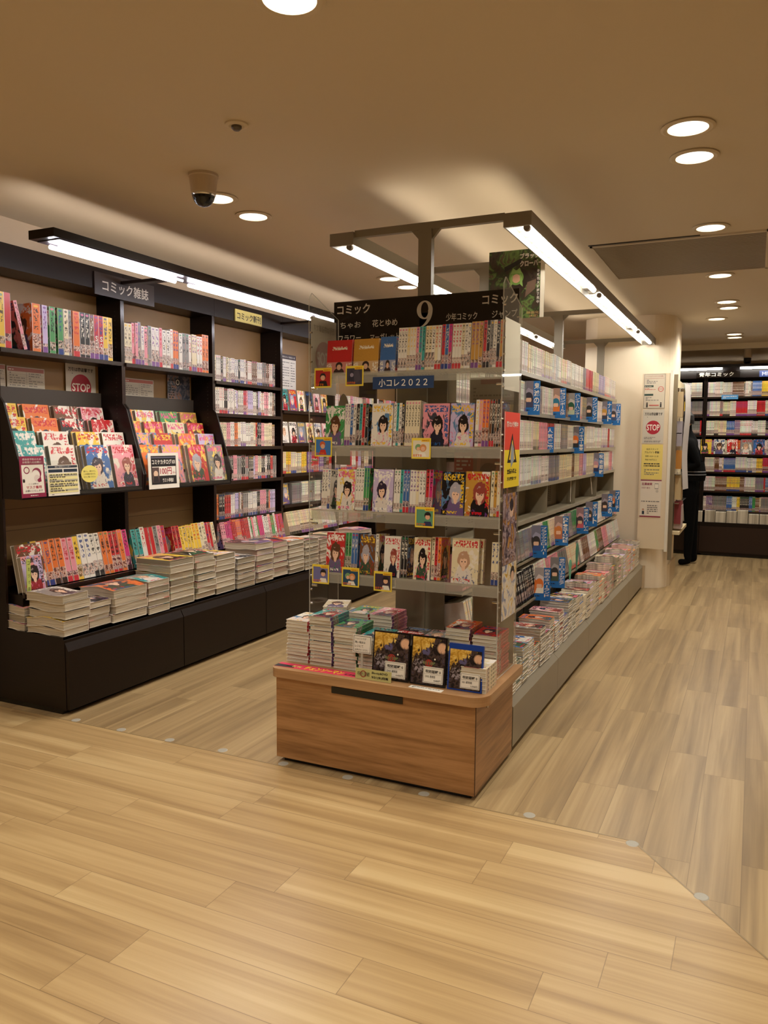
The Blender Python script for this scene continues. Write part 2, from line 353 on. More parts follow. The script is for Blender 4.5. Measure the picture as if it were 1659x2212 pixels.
class MB:
    def __init__(s): s.v = []; s.f = []; s.mi = []; s.mats = []; s.uv = []; s.at = []; s.cur = ((1, 1, 1, 1), 0.0)
    def mid(s, m):
        if m not in s.mats: s.mats.append(m)
        return s.mats.index(m)
    def face(s, pts, m, uv=None):
        b = len(s.v); s.v += [tuple(p) for p in pts]; s.f.append(tuple(range(b, b + len(pts)))); s.mi.append(s.mid(m)); s.uv.append(uv); s.at.append(s.cur)
    def box(s, a, b, m, M=None, fm=None, fuv=None):
        """a,b corners; fm = {side: material} with sides -x +x -y +y -z +z"""
        x0, y0, z0 = a; x1, y1, z1 = b
        P = {'-x': [(x0, y1, z0), (x0, y0, z0), (x0, y0, z1), (x0, y1, z1)], '+x': [(x1, y0, z0), (x1, y1, z0), (x1, y1, z1), (x1, y0, z1)],
             '-y': [(x0, y0, z0), (x1, y0, z0), (x1, y0, z1), (x0, y0, z1)], '+y': [(x1, y1, z0), (x0, y1, z0), (x0, y1, z1), (x1, y1, z1)],
             '-z': [(x0, y1, z0), (x1, y1, z0), (x1, y0, z0), (x0, y0, z0)], '+z': [(x0, y0, z1), (x1, y0, z1), (x1, y1, z1), (x0, y1, z1)]}
        for k, q in P.items():
            if M: q = [M @ Vector(p) for p in q]
            s.face(q, (fm or {}).get(k, m), [(0, 0), (1, 0), (1, 1), (0, 1)])
        return s
    def prism(s, poly, m, fn):
        """poly: 2d outline; fn(a, b, t) -> 3d point, t in 0..1 over the thickness"""
        n = len(poly); p0 = [fn(a, b, 0) for a, b in poly]; p1 = [fn(a, b, 1) for a, b in poly]
        s.face(p0[::-1], m); s.face(p1, m)
        for i in range(n):
            j = (i + 1) % n; s.face([p0[i], p0[j], p1[j], p1[i]], m)
        return s
    def lathe(s, prof, m, c=(0, 0, 0), n=28, M=None, mats=None):
        for k in range(len(prof) - 1):
            (r0, z0), (r1, z1) = prof[k], prof[k + 1]
            mm = mats[k] if mats else m
            for i in range(n):
                a0 = 2 * PI * i / n; a1 = 2 * PI * (i + 1) / n
                q = [(r0 * math.cos(a0), r0 * math.sin(a0), z0), (r0 * math.cos(a1), r0 * math.sin(a1), z0), (r1 * math.cos(a1), r1 * math.sin(a1), z1), (r1 * math.cos(a0), r1 * math.sin(a0), z1)]
                if r0 < 1e-6: q = q[1:]
                elif r1 < 1e-6: q = q[:3]
                q = [Vector(p) + Vector(c) for p in q]
                if M: q = [M @ p for p in q]
                s.face(q, mm)
        return s
    def tube(s, p0, p1, r, m, n=10):
        p0 = Vector(p0); p1 = Vector(p1); d = (p1 - p0).normalized(); a = d.orthogonal().normalized(); b = d.cross(a)
        ring = lambda p: [p + (a * math.cos(2 * PI * i / n) + b * math.sin(2 * PI * i / n)) * r for i in range(n)]
        A = ring(p0); B = ring(p1)
        for i in range(n): s.face([A[i], A[(i + 1) % n], B[(i + 1) % n], B[i]], m)
        s.face(A[::-1], m); s.face(B, m); return s
    def text(s, st, M, x, y, w_, h_, m, z=0.0, bold=0.0):
        vs, fs, a, b, c, d = glyphs(st, bold)
        if not fs: return s
        sx = w_ / max(b - a, 1e-6); sy = h_ / max(d - c, 1e-6)
        base = len(s.v); s.v += [tuple(M @ Vector((x + (v[0] - a) * sx, y + (v[1] - c) * sy, z))) for v in vs]
        k = s.mid(m)
        for f in fs: s.f.append(tuple(i + base for i in f)); s.mi.append(k); s.uv.append(None); s.at.append(s.cur)
        return s
    def build(s, name, parent=None, origin=None, attrs=False, weld=True):
        me = D.meshes.new(name)
        O = Vector(origin) if origin is not None else Vector((0, 0, 0))
        me.from_pydata([tuple(Vector(v) - O) for v in s.v], [], s.f)
        for m in s.mats: me.materials.append(m)
        me.polygons.foreach_set('material_index', s.mi)
        if any(u for u in s.uv):
            uvl = me.uv_layers.new(name='UVMap'); li = 0
            for p, u in zip(s.f, s.uv):
                for q in range(len(p)):
                    uvl.data[li].uv = u[q] if u else (0, 0); li += 1
        if attrs:
            me.attributes.new('bookcol', 'FLOAT_COLOR', 'FACE'); me.attributes.new('bookseed', 'FLOAT', 'FACE')
            ca = me.attributes['bookcol']; ca.data.foreach_set('color', [q for c, sd in s.at for q in c])
            cs = me.attributes['bookseed']; cs.data.foreach_set('value', [sd for c, sd in s.at])
        me.update()
        o = D.objects.new(name, me); COL.objects.link(o)
        o.location = O
        if parent is not None:
            o.parent = parent; o.matrix_parent_inverse = parent.matrix_world.inverted()
        return o

def tag(o, label=None, cat=None, group=None, kind=None):
    if label: o['label'] = label
    if cat: o['category'] = cat
    if group: o['group'] = group
    if kind: o['kind'] = kind
    return o
def empty(name, loc, label, cat, group=None):
    o = D.objects.new(name, None); COL.objects.link(o); o.location = loc; o.empty_display_size = 0.05
    o.matrix_world = Matrix.Translation(Vector(loc)); return tag(o, label, cat, group)
def struct(mb, name): return tag(mb.build(name), kind='structure')

ONES = ['', 'first', 'second', 'third', 'fourth', 'fifth', 'sixth', 'seventh', 'eighth', 'ninth', 'tenth', 'eleventh', 'twelfth', 'thirteenth', 'fourteenth', 'fifteenth', 'sixteenth', 'seventeenth', 'eighteenth', 'nineteenth']
TENS = ['', '', 'twenty', 'thirty', 'forty', 'fifty', 'sixty', 'seventy', 'eighty', 'ninety']
TENTH = ['', '', 'twentieth', 'thirtieth', 'fortieth', 'fiftieth', 'sixtieth', 'seventieth', 'eightieth', 'ninetieth']
def ordw(n):
    if n < 20: return ONES[n]
    return TENTH[n // 10] if n % 10 == 0 else TENS[n // 10] + '-' + ONES[n % 10]

# face frames: columns right, up, normal
def frame(o, facing, tilt=0.0):
    r = {'+x': (0, 1, 0), '-y': (1, 0, 0), '-x': (0, -1, 0), '+y': (-1, 0, 0), '+z': (1, 0, 0), '-z': (1, 0, 0)}[facing]
    n = {'+x': (1, 0, 0), '-y': (0, -1, 0), '-x': (-1, 0, 0), '+y': (0, 1, 0), '+z': (0, 0, 1), '-z': (0, 0, -1)}[facing]
    r = Vector(r); n = Vector(n); u = n.cross(r)
    M = Matrix((r, u, n)).transposed().to_4x4()
    if tilt: M = M @ Matrix.Rotation(-tilt, 4, 'X')
    M.translation = Vector(o); return M

def sheet(name, M, W, H, bg, items, th=0.0012, parent=None, edge=None):
    """printed sheet; local origin at the bottom left of the print, items in metres or as fractions of W,H"""
    mb = MB(); mb.box((0, 0, -th), (W, H, 0), edge or bg, M, fm={'+z': bg})
    z = 0.0004
    for it in items:
        k = it[0]
        if k == 'r':
            _, x, y, a, b, m = it; z += 0.00008
            mb.face([M @ Vector(p) for p in ((x * W, y * H, z), ((x + a) * W, y * H, z), ((x + a) * W, (y + b) * H, z), (x * W, (y + b) * H, z))], m, [(0, 0), (1, 0), (1, 1), (0, 1)])
        elif k == 'c':
            _, x, y, r, m = it[:5]; ry = it[5] if len(it) > 5 else None; z += 0.00008
            mb.face([M @ Vector((x * W + r * W * math.cos(a), y * H + (ry * H if ry else r * W) * math.sin(a), z)) for a in [2 * PI * i / 32 for i in range(32)]], m)
        elif k == 'p':
            _, pts, m = it; z += 0.00008
            mb.face([M @ Vector((x * W, y * H, z)) for x, y in pts], m)
        elif k == 't':
            _, s, x, y, a, b, m = it[:7]; z += 0.00008
            mb.text(s, M, x * W, y * H, a * W, b * H, m, z, it[7] if len(it) > 7 else 0.0)
        elif k == 'v':      # vertical lettering
            _, s, x, y, a, b, m = it; z += 0.00008; n = len(s); hh = b / n
            for i, ch in enumerate(s):
                if ch == 'ー':
                    mb.face([M @ Vector(p) for p in (((x + a * .42) * W, (y + b - (i + .9) * hh) * H, z), ((x + a * .58) * W, (y + b - (i + .9) * hh) * H, z), ((x + a * .58) * W, (y + b - (i + .1) * hh) * H, z), ((x + a * .42) * W, (y + b - (i + .1) * hh) * H, z))], m)
                else: mb.text(ch, M, x * W, (y + b - (i + 1) * hh + hh * .08) * H, a * W, hh * .84 * H, m, z, 0.02)
        elif k == 'l':      # rows of fine print
            _, x, y, a, b, n, m = it; z += 0.00008
            rr = random.Random(int(x * 99 + y * 991 + n))
            for i in range(n):
                yy = y + b * (i + .2) / n; xx = x; 
                while xx < x + a:
                    ww = min(rr.uniform(.03, .12), x + a - xx)
                    mb.face([M @ Vector(p) for p in ((xx * W, yy * H, z), ((xx + ww) * W, yy * H, z), ((xx + ww) * W, (yy + b / n * .5) * H, z), (xx * W, (yy + b / n * .5) * H, z))], m)
                    xx += ww + rr.uniform(.01, .04)
                    if rr.random() < .12: break
    return mb.build(name, parent, origin=M.translation)

# ------------------------------------------------------------------ room shell
SEAM = 2.82
mb = MB()
mb.face([(-6, -4, 0), (3.5, -4, 0), (3.5, -1.74, 0), (-0.336, SEAM, 0), (-6, SEAM, 0)], M_floor)
mb.face([(-6, SEAM, 0), (-0.336, SEAM, 0), (3.5, -1.74, 0), (3.5, 12, 0), (-6, 12, 0)], M_floor2)
mb.box((-6, -4, -0.1), (3.5, 12, -0.01), M_greyd)
struct(mb, 'floor')
mb = MB(); mb.box((-3.7, SEAM - .003, -.002), (-0.336, SEAM + .003, .0008), mat('seam_strip', (150, 128, 92), 0.3))
d = Vector((3.836, -4.56, 0)).normalized(); nrm = Vector((-d.y, d.x, 0)) * .003; p = Vector((-.336, SEAM, .0008))
mb.face([p - nrm, p + d * 5.9 - nrm, p + d * 5.9 + nrm, p + nrm], mat('seam_strip', (150, 128, 92), 0.3))
struct(mb, 'trim_1')

DOWN = [(-.29, 3.323), (-.29, 3.664), (-.285, 4.876), (-.29, 6.277), (-.283, 7.456), (-.276, 7.792), (-.404, 8.436), (-.277, 9.683), (-.279, 9.98),
        (-2.487, 3.314), (-2.508, 3.652), (-2.522, 5.437), (-2.53, 5.781), (-2.5, 7.6), (-1.205, 1.935),
        (-.29, .6), (-.29, -.9), (-2.5, .9), (-2.5, -.9), (1.6, 3.3), (1.6, 6.3), (1.6, .9), (1.6, -1.2), (-3.9, 1.2)]
cu = D.curves.new('c', 'CURVE'); cu.dimensions = '2D'; cu.fill_mode = 'BOTH'
def spl(pts):
    s = cu.splines.new('POLY'); s.points.add(len(pts) - 1)
    for q, (x, y) in zip(s.points, pts): q.co = (x, y, 0, 1)
    s.use_cyclic_u = True
spl([(-6, -4), (3.5, -4), (3.5, 10.6), (-6, 10.6)])
for x, y in DOWN: spl([(x + .074 * math.cos(2 * PI * i / 32), y + .074 * math.sin(2 * PI * i / 32)) for i in range(32)])
o = D.objects.new('c', cu); COL.objects.link(o)
dg = bpy.context.evaluated_depsgraph_get(); dg.update()
me = D.meshes.new_from_object(o.evaluated_get(dg)); D.objects.remove(o)
me.materials.clear(); me.materials.append(M_ceil)
for p in me.polygons: p.material_index = 0
ce = D.objects.new('ceiling', me); COL.objects.link(ce); ce.location = (0, 0, CEIL); tag(ce, kind='structure')

struct(MB().box((-3.90, -4, 0), (-3.765, 10.7, CEIL), M_wall), 'wall_left')
struct(MB().box((-6, -4.1, 0), (3.5, -4, CEIL), M_wall), 'wall_front')
struct(MB().box((3.5, -4, 0), (3.6, 12, CEIL), M_wall), 'wall_right')
struct(MB().box((-3.77, 9.35, 0), (-1.2, 9.45, CEIL), M_wall), 'wall_back')
struct(MB().box((-1.3, 11.1, 0), (3.5, 11.2, CEIL), M_wall), 'wall_rear')
mb = MB(); mb.box((-1.25, 10.6, 2.555), (3.5, 10.66, CEIL + .02), mat('cove_paint', (236, 226, 208), .6)); mb.box((-1.25, 10.66, 2.62), (3.5, 11.1, 2.70), M_wall)
struct(mb, 'trim_2')
# pillar with rounded corner
pts = [(-1.58, 8.72), (-1.58, 8.05), (-1.45, 7.95)]
for i in range(9):
    a = -PI / 2 + i * PI / 16; pts.append((-.96 + .22 * math.cos(a), 8.17 + .22 * math.sin(a)))
pts += [(-.74, 8.72)]
mb = MB(); mb.prism(pts, M_pillar, lambda a, b, t: (a, b, t * CEIL))
struct(mb, 'wall_pillar')
mb = MB(); pl = [(-1.60, 8.74), (-1.60, 7.93), (-.95, 7.93), (-.72, 8.16), (-.72, 8.74)]
mb.prism(pl, mat('plinth_stone', (206, 186, 154), .5), lambda a, b, t: (a, b, .22 * t)); struct(mb, 'baseboard_pillar')

# ------------------------------------------------------------------ downlights
PLD = {(-.29, 3.323): 'nearest of the right-hand row, large and glaring', (-.29, 3.664): 'second in the right-hand row, bluish white reflector', (-.285, 4.876): 'just before the long air vent',
       (-.29, 6.277): 'just behind the long air vent', (-.283, 7.456): 'front one of the close pair past the vent', (-.276, 7.792): 'rear one of the close pair past the vent',
       (-.404, 8.436): 'single, off the row beside the pillar top', (-.277, 9.683): 'front one of the farthest pair, before the back bookcase', (-.279, 9.98): 'rear one of the farthest pair, before the back bookcase',
       (-2.487, 3.314): 'half hidden behind the dome camera', (-2.508, 3.652): 'just past the dome camera over the left aisle', (-2.522, 5.437): 'front one of the pair under the left light frame',
       (-2.53, 5.781): 'rear one of the pair seen beside the frame post', (-2.5, 7.6): 'far one seen over the grey shelving tops', (-1.205, 1.935): 'round and overexposed, cut by the top edge'}
for i, (x, y) in enumerate(DOWN):
    if (x, y) in PLD:
        t = empty('downlight', (x, y, CEIL), 'round recessed ceiling downlight, ' + PLD[(x, y)], 'ceiling light', 'recessed downlights')
        MB().lathe([(.074, .002), (.098, -.001), (.100, -.006), (.090, -.010), (.075, -.008), (.074, .002)], M_ceil, (x, y, CEIL)).build('trim_ring', t, (x, y, CEIL))
        MB().lathe([(.074, .0), (.070, .03), (.055, .085), (.05, .095)], M_cup, (x, y, CEIL), 32).build('reflector', t, (x, y, CEIL))
        MB().lathe([(.0, .094), (.05, .095)], M_lamp, (x, y, CEIL), 24).build('lamp', t, (x, y, CEIL))
    L = D.lights.new('downlight_beam', 'SPOT'); L.energy = K_DOWN * (1.5 if y < 2.5 else 1.0); L.color = WARM; L.spot_size = 2.5; L.spot_blend = 0.85; L.shadow_soft_size = 0.06
    lo = D.objects.new('downlight_beam', L); COL.objects.link(lo); lo.location = (x, y, CEIL - .012)

# dome camera, small ceiling devices
c = (-2.335, 3.005, CEIL)
t = empty('dome_camera', c, 'white ceiling dome camera with a smoked black globe', 'security camera')
MB().lathe([(0, 0), (.068, 0), (.068, -.012), (.064, -.016), (.056, -.085), (.050, -.088)], mat('camera_housing', (190, 172, 148), .5), c, 32).build('housing', t, c)
MB().lathe([(.052, -.086)] + [(.052 * math.cos(a), -.088 - .056 * math.sin(a)) for a in [i * PI / 16 for i in range(1, 8)]] + [(0, -.144)], M_black, c, 32).build('dome', t, c)
MB().lathe([(.0535, -.080), (.0545, -.092), (.051, -.098)], M_chrome, c, 32).build('rim', t, c)
for (x, y), lb in (((-1.853, 2.591), 'small round sprinkler head on the bare ceiling near the front'), ((-1.30, 6.6), 'tiny ceiling sprinkler beyond the hanging poster'), ((-.95, 9.0), 'tiny ceiling sprinkler over the pillar')):
    t = empty('sprinkler', (x, y, CEIL), lb, 'sprinkler', 'ceiling sprinklers')
    MB().lathe([(.045, 0), (.044, -.006), (.030, -.010), (.022, -.008), (0, -.008)], M_ceil, (x, y, CEIL)).build('cover_plate', t, (x, y, CEIL))
    MB().lathe([(.020, -.008), (.020, -.016), (.012, -.024), (0, -.026)], mat('sprinkler_head', (90, 80, 70), .4), (x, y, CEIL), 16).build('nozzle', t, (x, y, CEIL))
# air vent
t = empty('air_vent', (-.485, 5.58, CEIL), 'long slatted air conditioning grille set in the ceiling', 'air vent')
mb = MB()
for a, b in (((-.985, 5.05), (.015, 5.07)), ((-.985, 6.10), (.015, 6.12)), ((-.985, 5.05), (-.970, 6.12)), ((.0, 5.05), (.015, 6.12))): mb.box((a[0], a[1], CEIL - .010), (b[0], b[1], CEIL + .0), M_ceil)
mb.build('frame', t, (-.485, 5.58, CEIL))
mb = MB(); mv = mat('vent_slat', (150, 134, 106), .5)
mb.box((-.97, 5.07, CEIL - .003), (0, 6.10, CEIL - .001), mat('vent_inside', (86, 74, 56), .7))
for i in range(50):
    y = 5.078 + i * .0207; mb.box((-.97, y, CEIL - .008), (0, y + .011, CEIL - .004), mv)
mb.build('louvre', t, (-.485, 5.58, CEIL))
MB().box((-.99, 5.028, CEIL - .004), (-.35, 5.046, CEIL - .001), M_greyd).build('air_slot', t, (-.485, 5.58, CEIL))

# floor marker discs
mk = mat('marker_disc', (176, 172, 160), .4)
for i, (x, y) in enumerate(((-3.05, 2.84), (-2.75, 2.84), (-2.45, 2.84), (-2.15, 2.85), (-1.82, 2.845), (-1.50, 2.845), (-1.15, 2.84), (-.72, 2.85), (-.335, 2.80), (-.093, 2.555))):
    pz = ('left of the wooden stand' if x < -1.9 else 'under the wooden stand front' if x < -1 else 'right of the stand')
    k = i + 1 if i < 4 else (i - 3 if i < 7 else i - 6)
    o = MB().lathe([(0, .0012), (.020, .0012), (.023, 0)], mk, (x, y, 0), 20).build('floor_marker', None, (x, y, 0))
    tag(o, 'grey floor disc at the plank seam, %s from left %s' % (ordw(k), pz), 'floor marker', 'floor marker discs')

# ------------------------------------------------------------------ books
CN = {'white': (232, 226, 214), 'cream': (228, 214, 178), 'pink': (228, 150, 160), 'red': (196, 44, 46), 'black': (30, 27, 30), 'grey': (138, 134, 130), 'blue': (58, 104, 166),
      'yellow': (236, 196, 66), 'orange': (226, 118, 52), 'green': (70, 150, 84), 'purple': (120, 84, 140), 'brown': (112, 72, 44), 'gold': (196, 146, 62), 'teal': (62, 160, 156), 'lilac': (196, 180, 214), 'magenta': (206, 50, 120)}
def book_mesh(nm, cm, sm, pm, amp=0.0, seg=1, ph=0.0):
    def off(z): return amp * math.sin(PI * 2.0 * z + ph)
    def blk(mb, x0, x1, y0, y1, z0, z1, m, fm):
        for k in range(seg):
            a = z0 + (z1 - z0) * k / seg; b = z0 + (z1 - z0) * (k + 1) / seg; da, db = off(a), off(b)
            Q = {'-x': [(x0 + da, y1, a), (x0 + da, y0, a), (x0 + db, y0, b), (x0 + db, y1, b)], '+x': [(x1 + da, y0, a), (x1 + da, y1, a), (x1 + db, y1, b), (x1 + db, y0, b)],
                 '-y': [(x0 + da, y0, a), (x1 + da, y0, a), (x1 + db, y0, b), (x0 + db, y0, b)], '+y': [(x1 + da, y1, a), (x0 + da, y1, a), (x0 + db, y1, b), (x1 + db, y1, b)]}
            for key, q in Q.items(): mb.face(q, fm.get(key, m), [(0, a), (1, a), (1, b), (0, b)])
        mb.face([(x0 + off(z0), y1, z0), (x1 + off(z0), y1, z0), (x1 + off(z0), y0, z0), (x0 + off(z0), y0, z0)], m, [(0, 0)] * 4)
        mb.face([(x0 + off(z1), y0, z1), (x1 + off(z1), y0, z1), (x1 + off(z1), y1, z1), (x0 + off(z1), y1, z1)], m, [(0, 0)] * 4)
    c = MB()
    blk(c, .455, .5, -.5, .5, 0, 1, M_paper, {'+x': cm}); blk(c, -.5, -.455, -.5, .5, 0, 1, M_paper, {'-x': cm}); blk(c, -.455, .455, -.5, -.485, 0, 1, M_paper, {'-y': sm})
    p = MB(); blk(p, -.455, .455, -.485, .475, .012, .988, pm, {})
    co = c.build(nm + '_proto'); po = p.build(nm + '_pages_proto'); a, b = co.data, po.data
    # the spine covers the whole thickness
    D.objects.remove(co); D.objects.remove(po); return a, b
BK = {'box': book_mesh('box', M_box, M_spine, M_paper), 'comic': book_mesh('comic', M_cover, M_spine, M_page), 'mag': book_mesh('mag', M_coverm, M_spineb, M_pageg), 'wrap': book_mesh('wrap', M_cover, M_spine, M_wrap)}
for i in range(4): BK['bent%d' % i] = book_mesh('bent', M_coverm, M_spineb, M_page, 0.10 + .05 * (i % 2), 9, i * 1.7)
for i in range(3): BK['wave%d' % i] = book_mesh('wave', M_cover, M_spine, M_wrap, 0.09, 7, i * 2.1)

def put_book(kind, M, size, col, seed, name, label, cat, group, pages=True, pname='page_block'):
    a, b = BK[kind]
    o = D.objects.new(name, a); COL.objects.link(o)
    o.matrix_world = M @ Matrix.Diagonal((size[0], size[1], size[2], 1)); o.color = lin(CN[col]); o.pass_index = int(seed)
    tag(o, label, cat, group)
    if pages:
        p = D.objects.new(pname, b); COL.objects.link(p); p.parent = o; p.color = o.color
    return o
def stand_M(p, rz, tilt=0.0, face=False, roll=0.0):
    T = Matrix.Translation(Vector(p)) @ Matrix.Rotation(rz, 4, 'Z')
    if face: return T @ Matrix.Rotation(tilt, 4, 'Y')
    return T @ Matrix.Rotation(-tilt, 4, 'X') @ Matrix.Rotation(roll, 4, 'Y')
def lie_M(c, zb, t, h, ang, mirror=False):
    e = Vector((math.cos(ang), math.sin(ang), 0)); x = Vector((0, 0, -1)); y = e.cross(x)
    M = Matrix((x, y, e)).transposed().to_4x4(); M.translation = Vector((c[0], c[1], zb + t / 2)) - e * h / 2; return M

def row(place, group, axis, a0, a1, front, z, h, d, tr, pal, tilt=0.0, mass=None, noun='comic book', name='comic_book', kind='comic', runs=(1, 7), pages=True, start=1, hv=0.006, rng=None):
    r = rng or R; a = a0; n = start; left = 0
    while True:
        if left <= 0:
            left = r.randint(*runs); cn = r.choice(pal); seed = r.randint(1, 900); t = r.uniform(*tr); hh = h + r.uniform(-hv, hv)
        if a + t > a1: break
        s = (t * .93, d, hh); jit = r.uniform(-.003, .003); cc = a + t / 2
        if mass is not None:
            mass.cur = (lin(tuple(max(8, min(245, v * r.uniform(.93, 1.04))) for v in CN[cn])), float(seed))
            off = h * math.sin(tilt)
            if axis == 'y':
                M = stand_M((front - d / 2 + jit, cc, z), PI / 2, tilt)
            else: M = stand_M((cc, front + d / 2 + jit, z), 0, tilt)
            mass.box((-s[0] / 2, -d / 2, 0), (s[0] / 2, d / 2, hh), M_sidea, M, {'-y': M_spinea, '+z': M_page})
        else:
            if axis == 'y': M = stand_M((front - d / 2 + jit, cc, z), PI / 2, tilt)
            else: M = stand_M((cc, front + d / 2 + jit, z), 0, tilt)
            put_book(kind, M, s, cn, seed, name, '%s-spined %s, %s from left on %s' % (cn, noun, ordw(n), place), noun, group, pages)
        a += t; n += 1; left -= 1
    return n

def faceout(face_dir, c, z, wdt, hgt, thk, col, seed, label, group, tilt=0.12, noun='comic book', name='comic_book', kind='comic'):
    """c = (x, y) of the front bottom edge's middle"""
    if face_dir == '+x': p = (c[0] - thk / 2, c[1], z); rz = PI
    else: p = (c[0], c[1] + thk / 2, z); rz = PI / 2
    return put_book(kind, stand_M(p, rz, tilt, True), (thk, wdt, hgt), col, seed, name, label, noun, group)

def stack(c, z0, n, t, d, h, ang, cols, seed, place, group, noun='magazine', name='magazine', kinds=('bent0', 'bent1', 'bent2', 'bent3'), jit=.004, top=None, tv=.1):
    z = z0
    for i in range(n):
        tt = t * R.uniform(1 - tv, 1 + tv); col = cols[i % len(cols)] if top is None or i < n - 1 else top
        A = ang + R.uniform(-1, 1) * jit * 6
        M = lie_M((c[0] + R.uniform(-jit, jit), c[1] + R.uniform(-jit, jit)), z, tt, h, A)
        put_book(kinds[(i + int(seed)) % len(kinds)], M, (tt, d, h), col, seed, name, '%s %s of %s' % (('top' if i == n - 1 else ordw(i + 1) + ' from bottom,'), noun, place), noun, group)
        z += tt * 1.005
    return z

# ------------------------------------------------------------------ left wall bookcases
XF = -3.56; XB = -3.755; BASEZ = .405; XBASE = -3.124
def bookcase(i, y0, shelves, label):
    y1 = y0 + .9; g = 'dark wall bookcase units'
    t = empty('bookcase', (-3.5, y0 + .45, 0), label, 'bookcase', g)
    L = (-3.5, y0 + .45, 0)
    for a in (y0 + .0005, y1 - .0145):
        mb = MB().box((XB, a, BASEZ), (XF, a + .014, 2.40), M_dark, fm={'+x': M_darkedge})
        for k in range(60): mb.box((XF - .05, a - .0008, .6 + k * .027), (XF - .042, a + .0148, .606 + k * .027), M_greyd)
        mb.build('side_panel', t, L)
    mb = MB(); mb.box((XB - .006, y0, BASEZ), (XB, y1, 2.40), M_tan)
    for z in (.55, .72, .9, 1.02): mb.box((XB - .001, y0 + .014, z), (XB + .0006, y1 - .014, z + .003), mat('board_groove', (96, 70, 42), .6))
    mb.build('back_panel', t, L)
    MB().box((XB, y0 + .001, 2.295), (XF + .012, y1 - .001, 2.405), M_dark).build('fascia', t, L)
    MB().box((XB, y0 + .001, 2.405), (XF + .012, y1 - .001, 2.42), M_dark).build('top_board', t, L)
    for z in shelves:
        mb = MB().box((XB, y0 + .0146, z - .022), (XF + .006, y1 - .0146, z), M_dark, fm={'+x': M_darkedge})
        mb.box((XF + .006, y0 + .0146, z - .024), (XF + .013, y1 - .0146, z - .003), M_darkedge); mb.build('shelf', t, L)
    # base: box, top and bevelled drawer front
    MB().box((XB, y0, .025), (XBASE - .022, y1, BASEZ - .015), M_dark).build('base_cabinet', t, L)
    MB().box((XB, y0, BASEZ - .015), (XBASE - .03, y1, BASEZ), M_darkedge if 0 else M_dark).build('base_top', t, L)
    MB().box((XB + .05, y0 + .002, 0), (XBASE - .05, y1 - .002, .025), M_black).build('toe_kick', t, L)
    prof = [(-.022, .028), (0, .028), (0, .335), (-.030, .392), (-.030, .405), (-.040, .405), (-.040, .028)]
    MB().prism(prof, M_dark, lambda a, b, k: (XBASE + a, y0 + .003 + k * .894, b)).build('drawer_front', t, L)
    return t
W1 = [1.887]; W3 = [1.842, 1.608, 1.366, 1.108, .825]; W4 = [1.662, 1.39, 1.133, .872]
bookcase(0, 2.87, W1, 'dark brown bookcase nearest the left edge, magazine rack inside')
bookcase(1, 3.77, W1, 'dark brown bookcase with magazine rack and price notice, second along')
bookcase(2, 4.67, W3, 'dark brown bookcase of six comic rows, third along the left wall')
bookcase(3, 5.57, W4, 'dark brown bookcase with two white paper lists, fourth along')
bookcase(4, 6.47, W4, 'dark brown bookcase seen through the clear side panel, fifth along')
bookcase(5, 7.37, W4, 'dark brown bookcase at the far end of the left wall')

PINKS = ['white', 'pink', 'white', 'red', 'cream', 'lilac', 'magenta', 'white', 'pink', 'orange', 'teal', 'yellow']
G = 'magazines on the top shelf of the first bookcase'
lst = [('yellow', .037, 0), ('red', .037, .012), ('pink', .02, .10), ('orange', .052, .012), ('lilac', .032, .014), ('green', .036, .018), ('green', .036, .004), ('cream', .03, 0), ('grey', .022, .01), ('orange', .046, .003), ('black', .034, 0),
       ('black', .034, 0), ('brown', .03, 0), ('red', .034, 0), ('red', .034, 0), ('yellow', .034, 0), ('yellow', .034, 0)]
y = 2.89
for n, (cn, t_, gap) in enumerate(lst):
    t_ *= 1.08; lean = cn == 'pink'
    roll = -.24 if lean else 0
    lb = '%s-spined magazine, %s from left on top shelf of nearest bookcase' % (cn, ordw(n + 1)) if not lean else 'thin pink magazine leaning diagonally on the top shelf of nearest bookcase'
    dd = .182
    o = put_book('mag', stand_M((XF - .008 - dd / 2, y + t_ / 2 + (.065 if lean else 0), 1.888 + (.003 if lean else 0)), PI / 2, 0, False, roll), (t_, dd, .257 if n > 1 else .285), cn, 20 + (n if n < 10 else n // 2 * 2), 'magazine', lb, 'magazine', G)
    if n in (13, 14):
        M = frame((XF - .0065, y + .004, 1.94), '+x'); mb = MB(); mb.text('S', M, .004, .052, t_ - .016, .032, M_paper, .0004, .03); mb.text('Q', M, .004, .010, t_ - .016, .034, M_paper, .0004, .03); mb.build('spine_lettering', o)
    y += t_ + gap
row('top shelf of second bookcase', 'magazines on the top shelf of the second bookcase', 'y', 3.79, 4.65, XF - .008, 1.888, .255, .175, (.026, .038), ['white', 'pink', 'cream', 'red', 'white', 'orange', 'white', 'white', 'pink', 'grey'], 0, None, 'magazine', 'magazine', 'mag', (1, 2), True, 1, .012)

